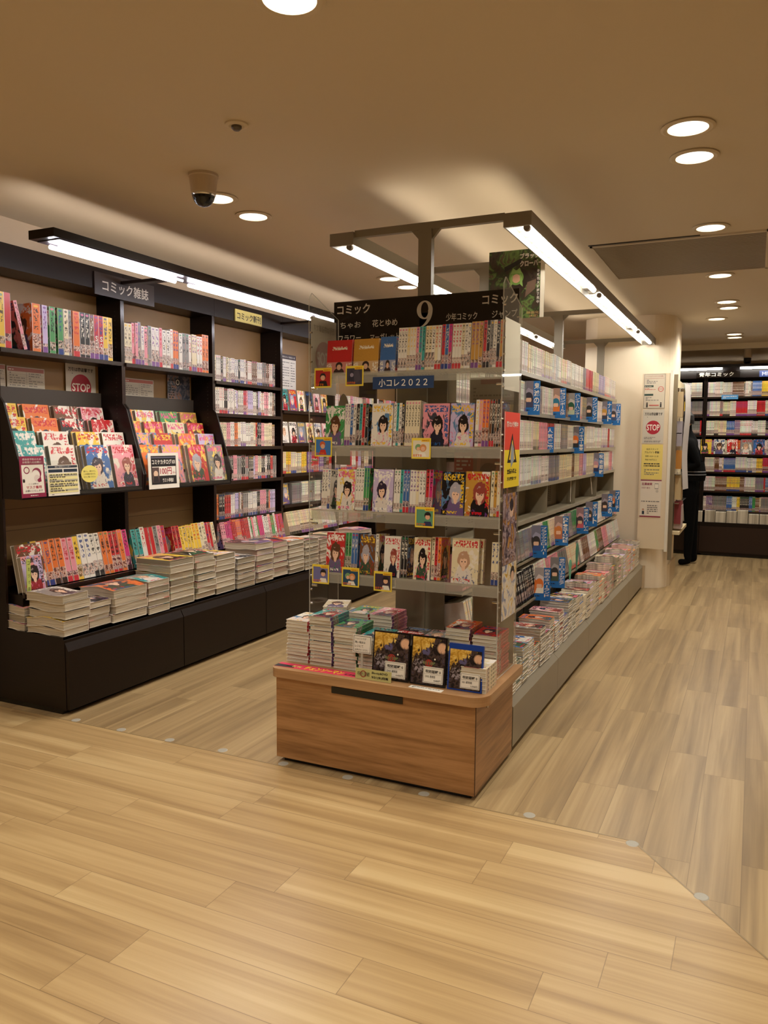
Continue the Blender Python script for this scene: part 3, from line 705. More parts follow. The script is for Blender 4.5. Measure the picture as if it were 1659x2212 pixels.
# tiered racks
def rack(y0, palette, label, which):
    y1 = y0 + .87; L = (-3.6, y0 + .435, 1.1)
    t = empty('magazine_rack', L, label, 'magazine rack', 'tiered magazine racks')
    side = [(XB, 1.10), (-3.415, 1.10), (-3.405, 1.20), (-3.53, 1.60), (-3.60, 1.68), (XB, 1.70)]
    for a in (y0 - .012, y1): MB().prism(side, M_dark, lambda p, q, k, a=a: (p, a + k * .012, q)).build('side_panel', t, L)
    MB().box((XB, y0, 1.10), (-3.415, y1, 1.125), M_dark).build('bottom_board', t, L)
    for k in range(1, 4):
        z = 1.14 + .077 * k - .012; x = -3.43 - .072 * k
        MB().box((x - .065, y0, z - .008), (x + .003, y1, z + .010), M_dark).build('step', t, L)
    MB().box((XB, y0, 1.60), (-3.735, y1, 1.70), mat('rack_back_grey', (66, 58, 50), .5)).build('back_rail', t, L)
    MB().box((-3.412, y0 + .01, 1.11), (-3.409, y1 - .01, 1.30), M_acr).build('clear_lip', t, L)
    tiers = ['front', 'second', 'third', 'rearmost']
    for k in range(4):
        for j in range(4):
            yc = y0 + .105 + j * .215 + R.uniform(-.012, .012) + (.03 if k < 2 and j > 1 else 0)
            yc = min(yc, y1 - .10)
            cn = palette[(k * 4 + j) % len(palette)]; sd = (k // 2 * 4 + j) * 7 + which * 31 + 3
            for q in range(2):
                th = .030; x = -3.432 - .0715 * k - q * .031
                faceout('+x', (x, yc - q * .004), 1.128 + .0755 * k, .178, .255 + (q * .0), th, cn, sd, '%s magazine facing out, %s from left, %s tier of %s rack%s' % (cn, ordw(j + 1), tiers[k], 'left' if which == 0 else 'right', ', copy behind' if q else ''),
                        'magazines in the tiered racks', .19, 'magazine', 'magazine', 'mag')
rack(2.885, ['teal', 'white', 'blue', 'pink', 'teal', 'white', 'yellow', 'white', 'yellow', 'orange', 'black', 'red', 'yellow', 'orange', 'brown', 'pink'], 'dark tiered magazine rack holding idol magazines, left of two', 0)
rack(3.785, ['orange', 'pink', 'red', 'grey', 'pink', 'red', 'orange', 'lilac', 'orange', 'red', 'cream', 'red', 'orange', 'white', 'green', 'gold'], 'dark tiered magazine rack with price notice, right of two', 1)

# leaning rows on the low base, first two bookcases
row('leaning row below left rack', 'magazines leaning on the base of the first bookcase', 'y', 3.03, 3.75, -3.50, BASEZ + .19, .257, .10, (.034, .046), ['white', 'red', 'pink', 'white', 'yellow', 'red', 'magenta', 'orange'], .22, None, 'magazine', 'magazine', 'mag', (1, 2), True, 1, .006)
faceout('+x', (-3.44, 2.965), BASEZ + .19, .13, .20, .03, 'lilac', 5, 'cartoon magazine facing out at left end of the lower leaning row', 'magazines leaning on the base of the first bookcase', .2, 'magazine', 'magazine', 'mag')
faceout('+x', (-3.49, 3.0), BASEZ + .19, .17, .257, .03, 'brown', 17, 'dark busy-covered magazine behind the lilac one, lower leaning row', 'magazines leaning on the base of the first bookcase', .2, 'magazine', 'magazine', 'mag')
row('leaning row below right rack', 'magazines leaning on the base of the second bookcase', 'y', 3.79, 4.12, -3.50, BASEZ + .19, .25, .10, (.032, .042), ['pink', 'white', 'red', 'teal', 'grey'], .22, None, 'magazine', 'magazine', 'mag', (1, 2))
row('short lower row beside third bookcase', 'magazines leaning at the right of the second bookcase', 'y', 4.17, 4.65, -3.50, BASEZ + .19, .225, .10, (.028, .04), ['brown', 'pink', 'white', 'red', 'yellow', 'cream'], .22, None, 'magazine', 'magazine', 'mag', (1, 2))
t = empty('display_riser', (-3.6, 3.77, BASEZ), 'dark riser step along the base under the leaning magazines', 'riser')
MB().box((XB + .001, 2.90, BASEZ + .001), (-3.47, 4.655, BASEZ + .185), M_dark).build('step_board', t, (-3.6, 3.77, BASEZ))
MB().box((-3.47, 2.90, BASEZ + .17), (-3.455, 4.655, BASEZ + .20), M_darkedge).build('front_lip', t, (-3.6, 3.77, BASEZ))
t2 = MB().box((-3.437, 2.90, BASEZ + .205), (-3.434, 2.925, BASEZ + .38), ink((196, 208, 110)))
M = frame((-3.4335, 2.90, BASEZ + .205), '+x')
for i, ch in enumerate('コミック誌'): t2.text(ch, M, .006, .145 - i * .034, .013, .018, ink((40, 40, 30)), .0004)
tag(t2.build('index_card'), 'yellow-green index card with vertical lettering at left of lower row', 'index card')

# comic rows, bookcases three and four
COMP = ['white', 'white', 'white', 'pink', 'black', 'white', 'cream', 'grey', 'lilac', 'red', 'white', 'orange', 'white', 'brown', 'black']
rn = ['bottom leaning row', 'fifth row', 'fourth row', 'third row', 'second row', 'top row']
for z, nm in zip([.605, .825, 1.108, 1.366, 1.608, 1.842], rn):
    row(nm + ' of third bookcase', 'comics in the third bookcase', 'y', 4.69, 5.50 if nm != 'bottom leaning row' else 5.55, XF - (.012 if z > .7 else -.06), z + .001, .182 if z > .7 else .20, .12, (.017, .027), COMP if z > .7 else ['red', 'pink', 'white', 'magenta', 'green', 'cream', 'orange'], .0 if z > .7 else .2, None, runs=(1, 3), hv=.008)
g4 = 'comics in the fourth bookcase'
for j, cn in enumerate(['teal', 'red', 'white', 'black', 'pink', 'yellow']): faceout('+x', (XF - .02, 5.66 + j * .135), 1.663, .11, .178, .03, cn, 60 + j, '%s comic facing out, %s from left, top row of fourth bookcase' % (cn, ordw(j + 1)), g4)
for j, cn in enumerate(['white', 'white', 'grey', 'cream', 'white', 'pink']): faceout('+x', (XF - .02, 5.66 + j * .14), 1.391, .115, .178, .03, cn, 80 + j, '%s comic facing out, %s from left, second row of fourth bookcase' % (cn, ordw(j + 1)), g4)
MASS = MB()
row('', '', 'y', 5.60, 6.0, XF - .012, 1.134, .178, .12, (.017, .022), ['cream', 'yellow', 'cream', 'orange'], 0, MASS, runs=(3, 5))
row('', '', 'y', 6.01, 6.44, XF - .012, 1.134, .178, .12, (.017, .022), ['black', 'brown', 'red', 'purple'], 0, MASS, runs=(2, 5))
faceout('+x', (XF - .02, 5.66), .873, .12, .178, .03, 'grey', 95, 'grey comic facing out at left end of the fourth row, fourth bookcase', g4)
row('fourth row of fourth bookcase', g4, 'y', 5.74, 6.44, XF - .012, .873, .178, .12, (.018, .024), ['black', 'grey', 'black', 'white'], 0, MASS, runs=(3, 8))
row('leaning bottom row of fourth bookcase', g4, 'y', 5.60, 6.44, XF + .06, .61, .20, .10, (.022, .03), ['white', 'white', 'cream', 'pink'], .25, MASS, runs=(3, 8))
mass = MASS; r2 = random.Random(11)
for y0 in (6.47, 7.37):
    for z in (.61, .873, 1.134, 1.391, 1.663): row('', '', 'y', y0 + .03, y0 + .87, XF - .012, z, .178, .12, (.016, .024), COMP + ['yellow', 'pink'], 0, mass, rng=r2)

# stacks on the low base
GS = 'magazine stacks on the low dark base'
ST = [  # xfront, ycentre, n, thickness, width(y), length(x), colours, place
    (-3.44, 2.965, 3, .040, .17, .24, ['pink', 'white'], 'low stack at far left by the yellow-green card'),
    (-3.155, 2.965, 5, .044, .17, .26, ['grey', 'yellow', 'grey', 'black'], 'tall plastic-wrapped stack at the base corner'),
    (-3.175, 3.135, 4, .036, .155, .24, ['red', 'white'], 'short stack right of the plastic-wrapped one'),
    (-3.150, 3.352, 4, .047, .255, .26, ['white', 'orange'], 'wide stack with white wavy covers'),
    (-3.150, 3.585, 5, .037, .18, .25, ['teal', 'red'], 'stack behind the wide white one, teal cover'),
    (-3.155, 3.800, 7, .039, .22, .27, ['yellow', 'green'], 'yellow-topped tall stack at the first drawer seam'),
    (-3.150, 4.025, 7, .041, .19, .27, ['black', 'magenta', 'red'], 'dark-covered curling stack right of the yellow-topped one'),
    (-3.155, 4.240, 7, .037, .205, .26, ['yellow', 'white'], 'neat stack of greenish-yellow covers'),
    (-3.150, 4.470, 6, .035, .205, .26, ['pink', 'grey'], 'shorter stack of pale pink covers'),
    (-3.150, 4.700, 7, .040, .205, .28, ['black', 'pink', 'red'], 'tall curling stack under third bookcase'),
    (-3.160, 4.915, 7, .037, .19, .27, ['black', 'magenta'], 'curling stack with magenta top cover'),
    (-3.150, 5.130, 8, .032, .21, .26, ['white', 'orange'], 'neat stack with orange-white top cover'),
    (-3.150, 5.360, 8, .029, .21, .26, ['cream', 'white'], 'stack beside the clear side panel'),
    (-3.150, 5.600, 7, .030, .21, .26, ['white', 'pink'], 'stack seen through the clear panel, first'),
    (-3.150, 5.840, 7, .030, .21, .26, ['cream', 'white'], 'stack seen through the clear panel, second'),
    (-3.150, 6.080, 6, .030, .21, .26, ['white', 'red'], 'stack seen through the clear panel, third'),
    (-3.150, 6.320, 7, .030, .21, .26, ['pink', 'white'], 'stack seen through the clear panel, fourth')]
for k, (xf, yc, n, th, wd, ln, cols, pl) in enumerate(ST):
    curl = 'curling' in pl or 'wavy' in pl or 'wrapped' in pl
    stack((xf - ln / 2, yc), BASEZ + .001, n, th, wd, ln, PI, cols, 13 + k * 3, pl, GS, kinds=('bent0', 'bent1', 'bent2', 'bent3') if curl else ('bent0', 'mag', 'bent2') if k % 2 else ('mag', 'bent1'), jit=.004 if not curl else .007)

# ------------------------------------------------------------------ wall light rail over the left bookcases
L = (-3.0, 5, 2.34)
t = empty('light_rail', L, 'long dark brown light rail hung out over the left bookcases', 'light rail')
MB().box((-3.085, 2.68, 2.332), (-2.925, 8.2, 2.372), M_dark).build('housing', t, L)
MB().box((-3.075, 2.72, 2.328), (-2.935, 8.18, 2.3322), mat('rail_reflector', (44, 38, 42), .4)).build('reflector', t, L)
for a, b in ((2.76, 3.64), (3.76, 5.16), (5.24, 6.64), (6.72, 8.1)):
    for dx in (0, .055): MB().tube((-3.038 + dx, a + .0, 2.312), (-3.038 + dx, b, 2.312), .006 if dx else .010, mat('cool_tube', (255, 255, 255), .3, emit=(.95, .92, 1.0), es=K_TUBE * .8)).build('tube', t, L)
for yy in (3.77, 5.57, 7.37): MB().box((XF, yy - .03, 2.352), (-3.085, yy + .03, 2.37), M_dark).build('bracket_arm', t, L)

def add_uplight(x, y0, y1, z, wdt, watts, tilt, spread, col):  # area light added above a housing for the ceiling glow; no opening modelled
    Lt = D.lights.new('added_uplight', 'AREA'); Lt.shape = 'RECTANGLE'; Lt.size = wdt; Lt.size_y = y1 - y0; Lt.energy = watts; Lt.color = col; Lt.spread = spread
    lo = D.objects.new('added_uplight', Lt); COL.objects.link(lo); lo.location = (x, (y0 + y1) / 2, z)
    lo.rotation_euler = (PI, 0, 0); lo.rotation_euler = (Matrix.Rotation(tilt, 3, 'Y') @ Matrix.Rotation(PI, 3, 'X')).to_euler()
add_uplight(-3.06, 2.75, 8.1, 2.376, .03, K_UP * 2.0, -.95, 1.5, (1.0, .88, .80))

# ------------------------------------------------------------------ fascia signs
t = empty('hanging_sign', (-3.54, 3.78, 2.33), 'dark fascia sign reading comic magazines in silver Japanese lettering', 'sign')
MB().box((-3.546, 3.53, 2.262), (-3.538, 4.035, 2.392), mat('sign_brown', (44, 34, 30), .35)).build('board', t, (-3.54, 3.78, 2.33))
MB().text('コミック雑誌', frame((-3.5375, 3.53, 2.262), '+x'), .06, .028, .39, .068, M_sigtxt, .0006, .012).build('lettering', t, (-3.54, 3.78, 2.33))
t = empty('hanging_sign', (-3.54, 5.08, 2.34), 'small yellow fascia card reading new comics in black Japanese lettering', 'sign')
MB().box((-3.546, 4.91, 2.296), (-3.538, 5.255, 2.384), ink((222, 206, 120))).build('board', t, (-3.54, 5.08, 2.34))
MB().text('コミック新刊', frame((-3.5375, 4.91, 2.296), '+x'), .02, .016, .31, .055, ink((30, 26, 22)), .0006, .012).build('lettering', t, (-3.54, 5.08, 2.34))

# ------------------------------------------------------------------ posters and notices on the left wall units
RED = ink((170, 32, 52)); WH = ink((238, 232, 220)); BK_ = ink((24, 22, 24)); GRY = ink((120, 116, 112)); MAR = ink((140, 24, 66)); YEL = ink((238, 224, 120)); ORG = ink((226, 84, 40)); NAV = ink((24, 40, 60)); BLU = ink((22, 96, 170))
def table_items(cols, head):
    it = [('r', .02, .84, .96, .13, head), ('l', .05, .87, .9, .06, 1, WH)]
    for i in range(9): it += [('r', .03, .06 + i * .085, .94, .004, GRY), ('l', .06, .08 + i * .085, .4, .05, 1, GRY), ('l', .56, .08 + i * .085, .38, .05, 1, GRY)]
    return it + [('r', .5, .05, .006, .78, GRY)]
XP = -3.748
def wallsheet(y0, y1, z0, z1, bg, items, name, label, cat, x=XP, group=None):
    o = sheet(name, frame((x, y0, z0), '+x'), y1 - y0, z1 - z0, bg, items); return tag(o, label, cat, group)
PAL = ink((212, 204, 190), .2)
wallsheet(2.90, 3.07, 1.655, 1.82, PAL, table_items(2, ink((170, 100, 90))), 'notice_sheet', 'plastic-covered release table with pinkish header, cut by the left edge', 'notice', group='release tables')
wallsheet(3.08, 3.335, 1.655, 1.815, PAL, table_items(2, ink((170, 100, 90))), 'notice_sheet', 'plastic-covered release table left of the stop poster', 'notice', group='release tables')
wallsheet(3.79, 3.955, 1.655, 1.815, PAL, table_items(2, ink((180, 96, 84))), 'notice_sheet', 'narrow release table beside the second upright, half hidden', 'notice', group='release tables')
wallsheet(3.965, 4.25, 1.655, 1.815, PAL, table_items(2, ink((180, 96, 84))), 'notice_sheet', 'plastic-covered release table in second bookcase, left of dark film poster', 'notice', group='release tables')
STOP = [('t', '万引は窃盗罪です', .08, .82, .84, .09, BK_, .02), ('l', .2, .755, .6, .04, 1, GRY), ('c', .5, .47, .34, RED), ('t', 'STOP', .20, .38, .60, .18, WH, .02), ('l', .08, .12, .86, .08, 2, GRY), ('l', .1, .03, .8, .06, 2, GRY)]
wallsheet(3.485, 3.72, 1.60, 1.87, ink((206, 200, 188), .2), STOP, 'poster', 'white shoplifting poster with a red stop disc in nearest bookcase', 'poster', x=-3.742)
wallsheet(4.385, 4.625, 1.61, 1.865, A_blu, [ ('c', .45, .82, .12, ink((30, 26, 28))), ('c', .45, .82, .085, PAL), ('c', .45, .82, .05, BK_), ('l', .05, .1, .25, .8, 12, BK_)], 'poster', 'dark blue-grey event poster with round emblem in second bookcase', 'poster', x=-3.742)
# maroon mask notice
M = frame((-3.398, 2.80 + .0, 1.115), '+x')
o = sheet('notice_card', frame((-3.402, 2.86, 1.11), '+x', .06), .155, .215, MAR, [('t', '感染症予防のため', .12, .90, .76, .05, WH), ('t', 'お客様へのお願い', .12, .83, .76, .05, WH), ('r', .06, .10, .88, .69, WH), ('c', .26, .66, .12, MAR), ('c', .26, .66, .085, WH),
          ('c', .66, .58, .19, MAR), ('c', .62, .545, .165, WH), ('c', .66, .46, .12, ink((220, 206, 196))), ('p', [(.66, .42), (.82, .50), (.84, .38), (.72, .36)], MAR), ('t', 'ここ以降は', .3, .31, .4, .04, BK_), ('t', 'マスク着用', .2, .21, .62, .075, RED, .02), ('t', 'お願いいたします', .16, .135, .7, .05, BK_), ('l', .35, .03, .3, .04, 1, WH)])
tag(o, 'maroon and white mask-wearing notice on the front of left rack', 'notice')
o = sheet('notice_card', frame((-3.400, 3.028, 1.11), '+x', .06), .215, .165, WH, [('r', .03, .90, .94, .08, NAV), ('t', '雑誌 発売日カレンダー', .25, .915, .5, .05, WH), ('r', .04, .76, .44, .10, NAV), ('r', .52, .76, .44, .10, NAV), ('r', .04, .08, .92, .64, ink((236, 226, 160)))] +
          [('r', .05 + .48 * (i % 2), .62 - .16 * (i // 2), .42, .06, ink((176, 170, 150))) for i in range(8)] + [('l', .07, .12, .86, .6, 8, ink((90, 84, 60))), ('l', .1, .03, .8, .03, 1, BK_)])
tag(o, 'pale yellow magazine calendar card beside the maroon notice', 'notice')
o = sheet('speech_card', frame((-3.398, 3.265, 1.165), '+x'), .13, .10, YEL, [])
mb = MB(); mb.v = []
D.objects.remove(o)
M = frame((-3.397, 3.315, 1.22), '+x')
mb = MB(); mb.prism([(.062 * math.cos(a), .048 * math.sin(a)) for a in [2 * PI * i / 36 for i in range(36)]], YEL, lambda a, b, k: tuple(M @ Vector((a, b, -.001 + k * .001))))
for i, s_ in enumerate(('暮らし、読むから。', 'この時間が好きだ。', 'ぜひご覧ください')): mb.text(s_, M, -.045, .010 - i * .016, .09, .010, BK_, .0006)
tag(mb.build('speech_card', None, M.translation), 'round yellow card stuck on front of the left rack', 'card')
o = sheet('price_notice', frame((-3.396, 3.795, 1.105), '+x', .04), .285, .225, WH, [('r', .09, .12, .82, .80, BK_), ('r', .10, .86, .80, .025, ink((110, 110, 130))), ('r', .12, .36, .77, .26, WH), ('t', 'コミケカタログ101', .12, .68, .76, .14, WH, .02), ('r', .12, .18, .22, .42, ink((90, 70, 66))), ('c', .23, .42, .07, ink((224, 190, 160))), ('p', [(.14, .19), (.33, .19), (.29, .36), (.17, .36)], ink((40, 34, 36))),
          ('t', '100円', .37, .39, .38, .20, RED, .015), ('t', '(税込)', .78, .40, .10, .07, RED), ('t', 'ラスト特価！', .44, .17, .36, .12, WH, .02)])
tag(o, 'white and black price notice reading 100 yen on right rack', 'notice')
for k, (ya, yb) in enumerate(((5.62, 5.80), (5.86, 6.10))):
    it = [('r', 0, .86, 1, .14, ink((50, 26, 34))), ('t', '新刊コミック発売日一覧', .08, .90, .84, .05, WH)] + [('l', .08, .08 + i * .075, .45, .035, 1, BK_) for i in range(10)] + [('l', .62, .08 + i * .075, .3, .035, 1, BK_) for i in range(10)]
    wallsheet(ya, yb, 1.86, 2.16, WH, it, 'notice_sheet', 'tall white release list with dark header, %s of the pair in fourth bookcase' % ('left' if k == 0 else 'right'), 'notice', group='white release lists')

# ------------------------------------------------------------------ wooden end stand
L = (-1.4, 3.12, 0)
t = empty('display_stand', L, 'teak-veneered low display stand with rounded slab top at the aisle end', 'display stand')
MB().box((-1.863, 2.86, .022), (-.943, 3.378, .385), M_wood).build('cabinet', t, L)
MB().box((-1.84, 2.885, 0), (-.965, 3.37, .022), M_black).build('toe_kick', t, L)
pts = [(-1.887, 3.379), (-1.887, 2.90)] + [(-1.847 - .04 * math.cos(a), 2.882 - .04 * math.sin(a)) for a in [i * PI / 12 for i in range(7)]] + [(-.975 + .075 * math.sin(a), 2.917 - .075 * math.cos(a)) for a in [i * PI / 16 for i in range(9)]] + [(-.900, 3.379)]
mb = MB(); mb.prism(pts, M_woodtop, lambda a, b, k: (a, b, .386 + .039 * k)); o = mb.build('slab_top', t, L)
bv = o.modifiers.new('b', 'BEVEL'); bv.width = .006; bv.segments = 3; bv.limit_method = 'ANGLE'
MB().box((-1.585, 2.856, .350), (-1.255, 2.8595, .378), M_black).build('finger_slot', t, L)
mb = MB().box((-.9445, 2.858, .022), (-.9415, 2.8605, .385), mat('seam_dark', (70, 44, 26), .6)); mb.build('edge_seam', t, L)
mb = MB(); mb.tube((-.942, 2.99, .352), (-.935, 2.99, .352), .009, M_chrome, 14); mb.build('cable_button', t, L)

# ------------------------------------------------------------------ acrylic end display
L = (-1.385, 3.25, .43)
t = empty('acrylic_display', L, 'clear acrylic shelf unit holding four comic rows above the wooden stand', 'display shelf')
for x, zb in ((-1.835, .427), (-.937, .427)):
    prof = [(3.10, zb), (3.10, 2.045), (3.125, 2.075)] + [(3.375, 1.99), (3.375, zb)]
    nm = MB()
    nm.prism(prof, M_acr, lambda a, b, k, x=x: (x - .0025 + .005 * k, a, b))
    for i in range(2, len(nm.mi)): nm.mi[i] = nm.mid(M_acre)
    nm.build('side_panel', t, L)
    for k in range(22):
        z = .60 + k * .065
        MB().tube((x - .0045, 3.118, z), (x + .0045, 3.118, z), .0042, M_chrome, 8).build('shelf_pin', t, L)
SZ = [1.712, 1.390, 1.100, .812]
for z in SZ:
    nm = MB(); nm.box((-1.832, 3.125, z - .005), (-.94, 3.345, z), M_acr, fm={'-y': M_acre}); nm.build('shelf', t, L)
    nm = MB(); nm.box((-1.832, 3.113, z - .042), (-.94, 3.117, z + .006), M_acrf, fm={'+z': M_acre, '-z': M_acre}); nm.build('label_rail', t, L)
    for x in (-1.82, -.952): MB().tube((x - .014, 3.122, z - .062), (x + .014, 3.122, z - .062), .0055, M_chrome, 10).build('screw_knob', t, L)
MB().box((-1.832, 3.372, 1.05), (-.94, 3.375, 1.72), M_acr).build('back_sheet', t, L)

GE = ['comics on the top acrylic shelf', 'comics on the second acrylic shelf', 'comics on the third acrylic shelf', 'comics on the lowest acrylic shelf']
EN = ['top', 'second', 'third', 'lowest']
def PX(px): return -1.802 + (px - 690) / 459.0
ROWS = [
 [('F', 705, 763, 'red', .150, .05, 'box'), ('F', 767, 823, 'gold', .150, .05, 'box'), ('F', 827, 861, 'blue', .155, .03, 'box'),
  ('S', 866, 923, .186, ['white', 'white', 'cream', 'white', 'pink', 'teal', 'teal']), ('S', 924, 957, .188, ['cream', 'white', 'cream', 'white']), ('S', 958, 979, .190, ['red', 'blue', 'magenta']), ('S', 980, 1017, .190, ['white', 'white', 'cream', 'white', 'white']),
  ('S', 1018, 1041, .194, ['gold', 'gold', 'gold']), ('S', 1042, 1081, .196, ['red', 'black', 'grey', 'white', 'black', 'gold'])],
 [('F', 701, 745, 'green', .182, .03), ('S', 746, 772, .186, ['white', 'white', 'blue', 'white']), ('S', 773, 800, .186, ['black', 'teal', 'red', 'black']), ('F', 808, 855, 'white', .190, .03), ('S', 857, 880, .186, ['white', 'teal', 'white', 'black']),
  ('S', 882, 914, .196, ['cream', 'cream']), ('F', 920, 975, 'pink', .186, .03), ('F', 978, 1026, 'lilac', .186, .03), ('S', 1029, 1056, .195, ['white', 'pink', 'orange', 'orange']), ('S', 1057, 1081, .195, ['brown', 'black', 'brown', 'black', 'brown'])],
 [('S', 692, 712, .182, ['white', 'white', 'white']), ('F', 728, 771, 'white', .186, .03), ('S', 772, 803, .190, ['white', 'white', 'green', 'green']), ('F', 812, 857, 'lilac', .190, .03), ('S', 859, 893, .186, ['white', 'teal', 'blue', 'blue']), ('S', 894, 927, .186, ['white', 'cream', 'white', 'white']),
  ('S', 928, 943, .19, ['red', 'magenta']), ('F', 962, 1009, 'black', .186, .03), ('F', 1011, 1060, 'gold', .19, .03), ('S', 1062, 1081, .19, ['cream', 'gold', 'cream'])],
 [('F', 703, 746, 'red', .182, .025), ('S', 748, 777, .182, ['green', 'green', 'blue', 'blue']), ('F', 782, 817, 'brown', .182, .025), ('S', 818, 825, .185, ['white']), ('F', 838, 874, 'white', .182, .025), ('S', 876, 890, .182, ['black', 'black']), ('F', 904, 940, 'cream', .185, .025),
  ('S', 942, 962, .186, ['cream', 'red', 'orange']), ('F', 985, 1040, 'cream', .192, .025), ('S', 1066, 1081, .18, ['cream', 'cream'])]]
FD = {'box': 'boxed comic set in shrink wrap', }
for k, rw in enumerate(ROWS):
    z = SZ[k] + .0005; n = 0
    for it in rw:
        if it[0] == 'F':
            n += 1; _, a, b, cn, h, th = it[:6]; xa, xb = PX(a), PX(b); bx = len(it) > 6
            lb = ('%s %s facing out, %s shelf of the acrylic display' % (cn, FD['box'], EN[k])) if bx else '%s-toned comic facing out, %s item from left, %s acrylic shelf' % (cn, ordw(n), EN[k])
            o = faceout('-y', ((xa + xb) / 2, 3.140), z, xb - xa, h, th, cn, 200 + k * 17 + n * 5, lb, GE[k], .10, kind='box' if bx else 'comic')
            if not bx and k in (1, 2, 3):
                o2 = faceout('-y', ((xa + xb) / 2 + .012, 3.172), z, xb - xa, h - .002, .022, cn, 200 + k * 17 + n * 5, 'copy directly behind the %s-toned facing-out comic, %s item, %s acrylic shelf' % (cn, ordw(n), EN[k]), GE[k], .10)
        else:
            _, a, b, h, cols = it; xa, xb = PX(a), PX(b); m = len(cols)
            tot = max(m, round((xb - xa) / .0145)); tk = (xb - xa) / tot
            for q in range(tot):
                n += 1; cn = cols[int(q * m / tot)]
                M = stand_M((xa + tk * (q + .5), 3.140 + .056, z), 0, .10)
                put_book('comic', M, (tk * .96, .112, h), cn, 300 + k * 40 + a // 10 + (int(q * m / tot) // 2), 'comic_book', '%s-spined comic book, %s item from left, %s acrylic shelf' % (cn, ordw(n), EN[k]), 'comic book', GE[k])
# yellow pop cards and shelf sign
POPY = ink((238, 212, 70))
def pop(px, z, bg, style, label):
    x = PX(px); M = frame((x - .044, 3.108, z - .048), '-y', .03)
    skin = ink((228, 178, 146)); it = [('r', .07, .08, .86, .80, bg)]
    if style == 0: it += [('p', [(.25, .08), (.78, .08), (.70, .34), (.32, .34)], BK_), ('c', .5, .56, .17, BK_), ('c', .5, .50, .13, skin), ('p', [(.36, .62), (.64, .62), (.60, .72), (.40, .72)], BK_)]
    elif style == 1: it += [('p', [(.12, .3), (.5, .2), (.6, .6), (.3, .8)], ink((46, 44, 60))), ('p', [(.5, .1), (.88, .3), (.7, .85), (.45, .7)], ink((74, 70, 84))), ('c', .35, .55, .10, ink((150, 140, 160)))]
    elif style == 2: it += [('c', .45, .62, .16, ink((206, 96, 50))), ('c', .47, .52, .12, skin), ('p', [(.25, .1), (.7, .1), (.62, .36), (.34, .36)], ink((196, 50, 40)))]
    elif style == 3: it += [('c', .35, .55, .16, ink((120, 160, 110))), ('c', .60, .52, .18, ink((210, 140, 80))), ('c', .60, .48, .11, skin), ('c', .35, .48, .09, skin), ('p', [(.3, .1), (.8, .1), (.7, .3), (.4, .3)], WH)]
    else: it += [('p', [(.42, .08), (.9, .08), (.82, .30), (.5, .30)], ink((40, 50, 90)) if style == 4 else WH), ('c', .66, .60, .17, BK_), ('c', .66, .52, .125, skin), ('p', [(.53, .60), (.8, .60), (.76, .72), (.56, .72)], BK_)]
    it += [('p', [(.50, .82), (.94, .82), (.94, .96), (.54, .96)], ink((240, 190, 40))), ('l', .56, .85, .34, .06, 1, ink((150, 70, 20))), ('t', 'おすすめ', .09, .10, .46, .12, ink((226, 110, 40)), .03)]
    o = sheet('pop_card', M, .088, .088, POPY, it); tag(o, label, 'pop card', 'yellow square pop cards'); return o
pop(705, SZ[0] - .012, ink((180, 40, 36)), 0, 'yellow-bordered card, dark-haired man on red, left end of top shelf rail')
pop(778, SZ[0] - .008, ink((60, 56, 72)), 1, 'yellow-bordered card with dark artwork, under the gold boxed set')
pop(706, SZ[1] + .002, ink((60, 120, 190)), 2, 'yellow-bordered card, red-haired head on blue, left end of second shelf')
pop(925, SZ[1] + .000, ink((226, 216, 190)), 3, 'yellow-bordered card with two small figures, middle of second shelf')
pop(934, SZ[2] - .004, ink((90, 150, 120)), 4, 'yellow-bordered card, dark-haired person on green, middle of third shelf')
pop(699, SZ[3] - .002, ink((110, 110, 160)), 5, 'yellow-bordered card, figure and purple lettering, left end of lowest shelf')
pop(770, SZ[3] - .004, ink((30, 70, 100)), 3, 'yellow-bordered card with pale-haired figure on blue, lowest shelf')
pop(844, SZ[3] - .010, ink((60, 44, 62)), 5, 'yellow-bordered card with dark backdrop, rightmost on lowest shelf')
o = sheet('shelf_sign', frame((PX(819), 3.109, 1.640), '-y', .02), .285, .052, ink((32, 60, 102)), [('t', '小コレ２０２２', .10, .18, .80, .64, WH, .01)], .002)
tag(o, 'navy blue shelf sign reading 2022 on the top acrylic shelf rail', 'sign')

# signs fixed to the acrylic side panels
o = sheet('notice_card', frame((-.9335, 3.135, 1.225), '+x'), .235, .315, ink((226, 70, 52)), [('r', 0, 0, 1, .5, ink((240, 214, 50))), ('r', 0, 0, .02, 1, WH), ('r', .98, 0, .02, 1, WH), ('t', '防犯カメラ作動中', .14, .80, .72, .08, WH, .03), ('p', [(.50, .72), (.80, .33), (.20, .33)], BK_), ('p', [(.50, .64), (.70, .37), (.30, .37)], ink((240, 200, 50))),
          ('p', [(.46, .60), (.60, .52), (.62, .36), (.44, .26), (.40, .40)], ink((150, 160, 170))), ('t', '立読み禁止', .2, .18, .6, .07, BK_, .03), ('t', '万引厳禁です', .2, .09, .6, .05, BK_, .02)])
tag(o, 'red and yellow security camera warning on the right acrylic panel', 'notice')
o = sheet('poster', frame((-.9335, 3.14, .90), '+x'), .205, .30, A_vio, [('c', .6, .75, .14, ink((224, 190, 170))), ('c', .6, .83, .13, ink((40, 34, 46)))])
tag(o, 'dark illustrated poster under the warning sign, right acrylic panel', 'poster')
o = sheet('poster', frame((-.9335, 3.145, .665), '+x'), .21, .232, A_pal, [('c', .72, .80, .15, ink((46, 38, 44))), ('c', .72, .74, .11, ink((226, 190, 166)))])
tag(o, 'pale poster with yellow streak, lower end of right acrylic panel', 'poster')
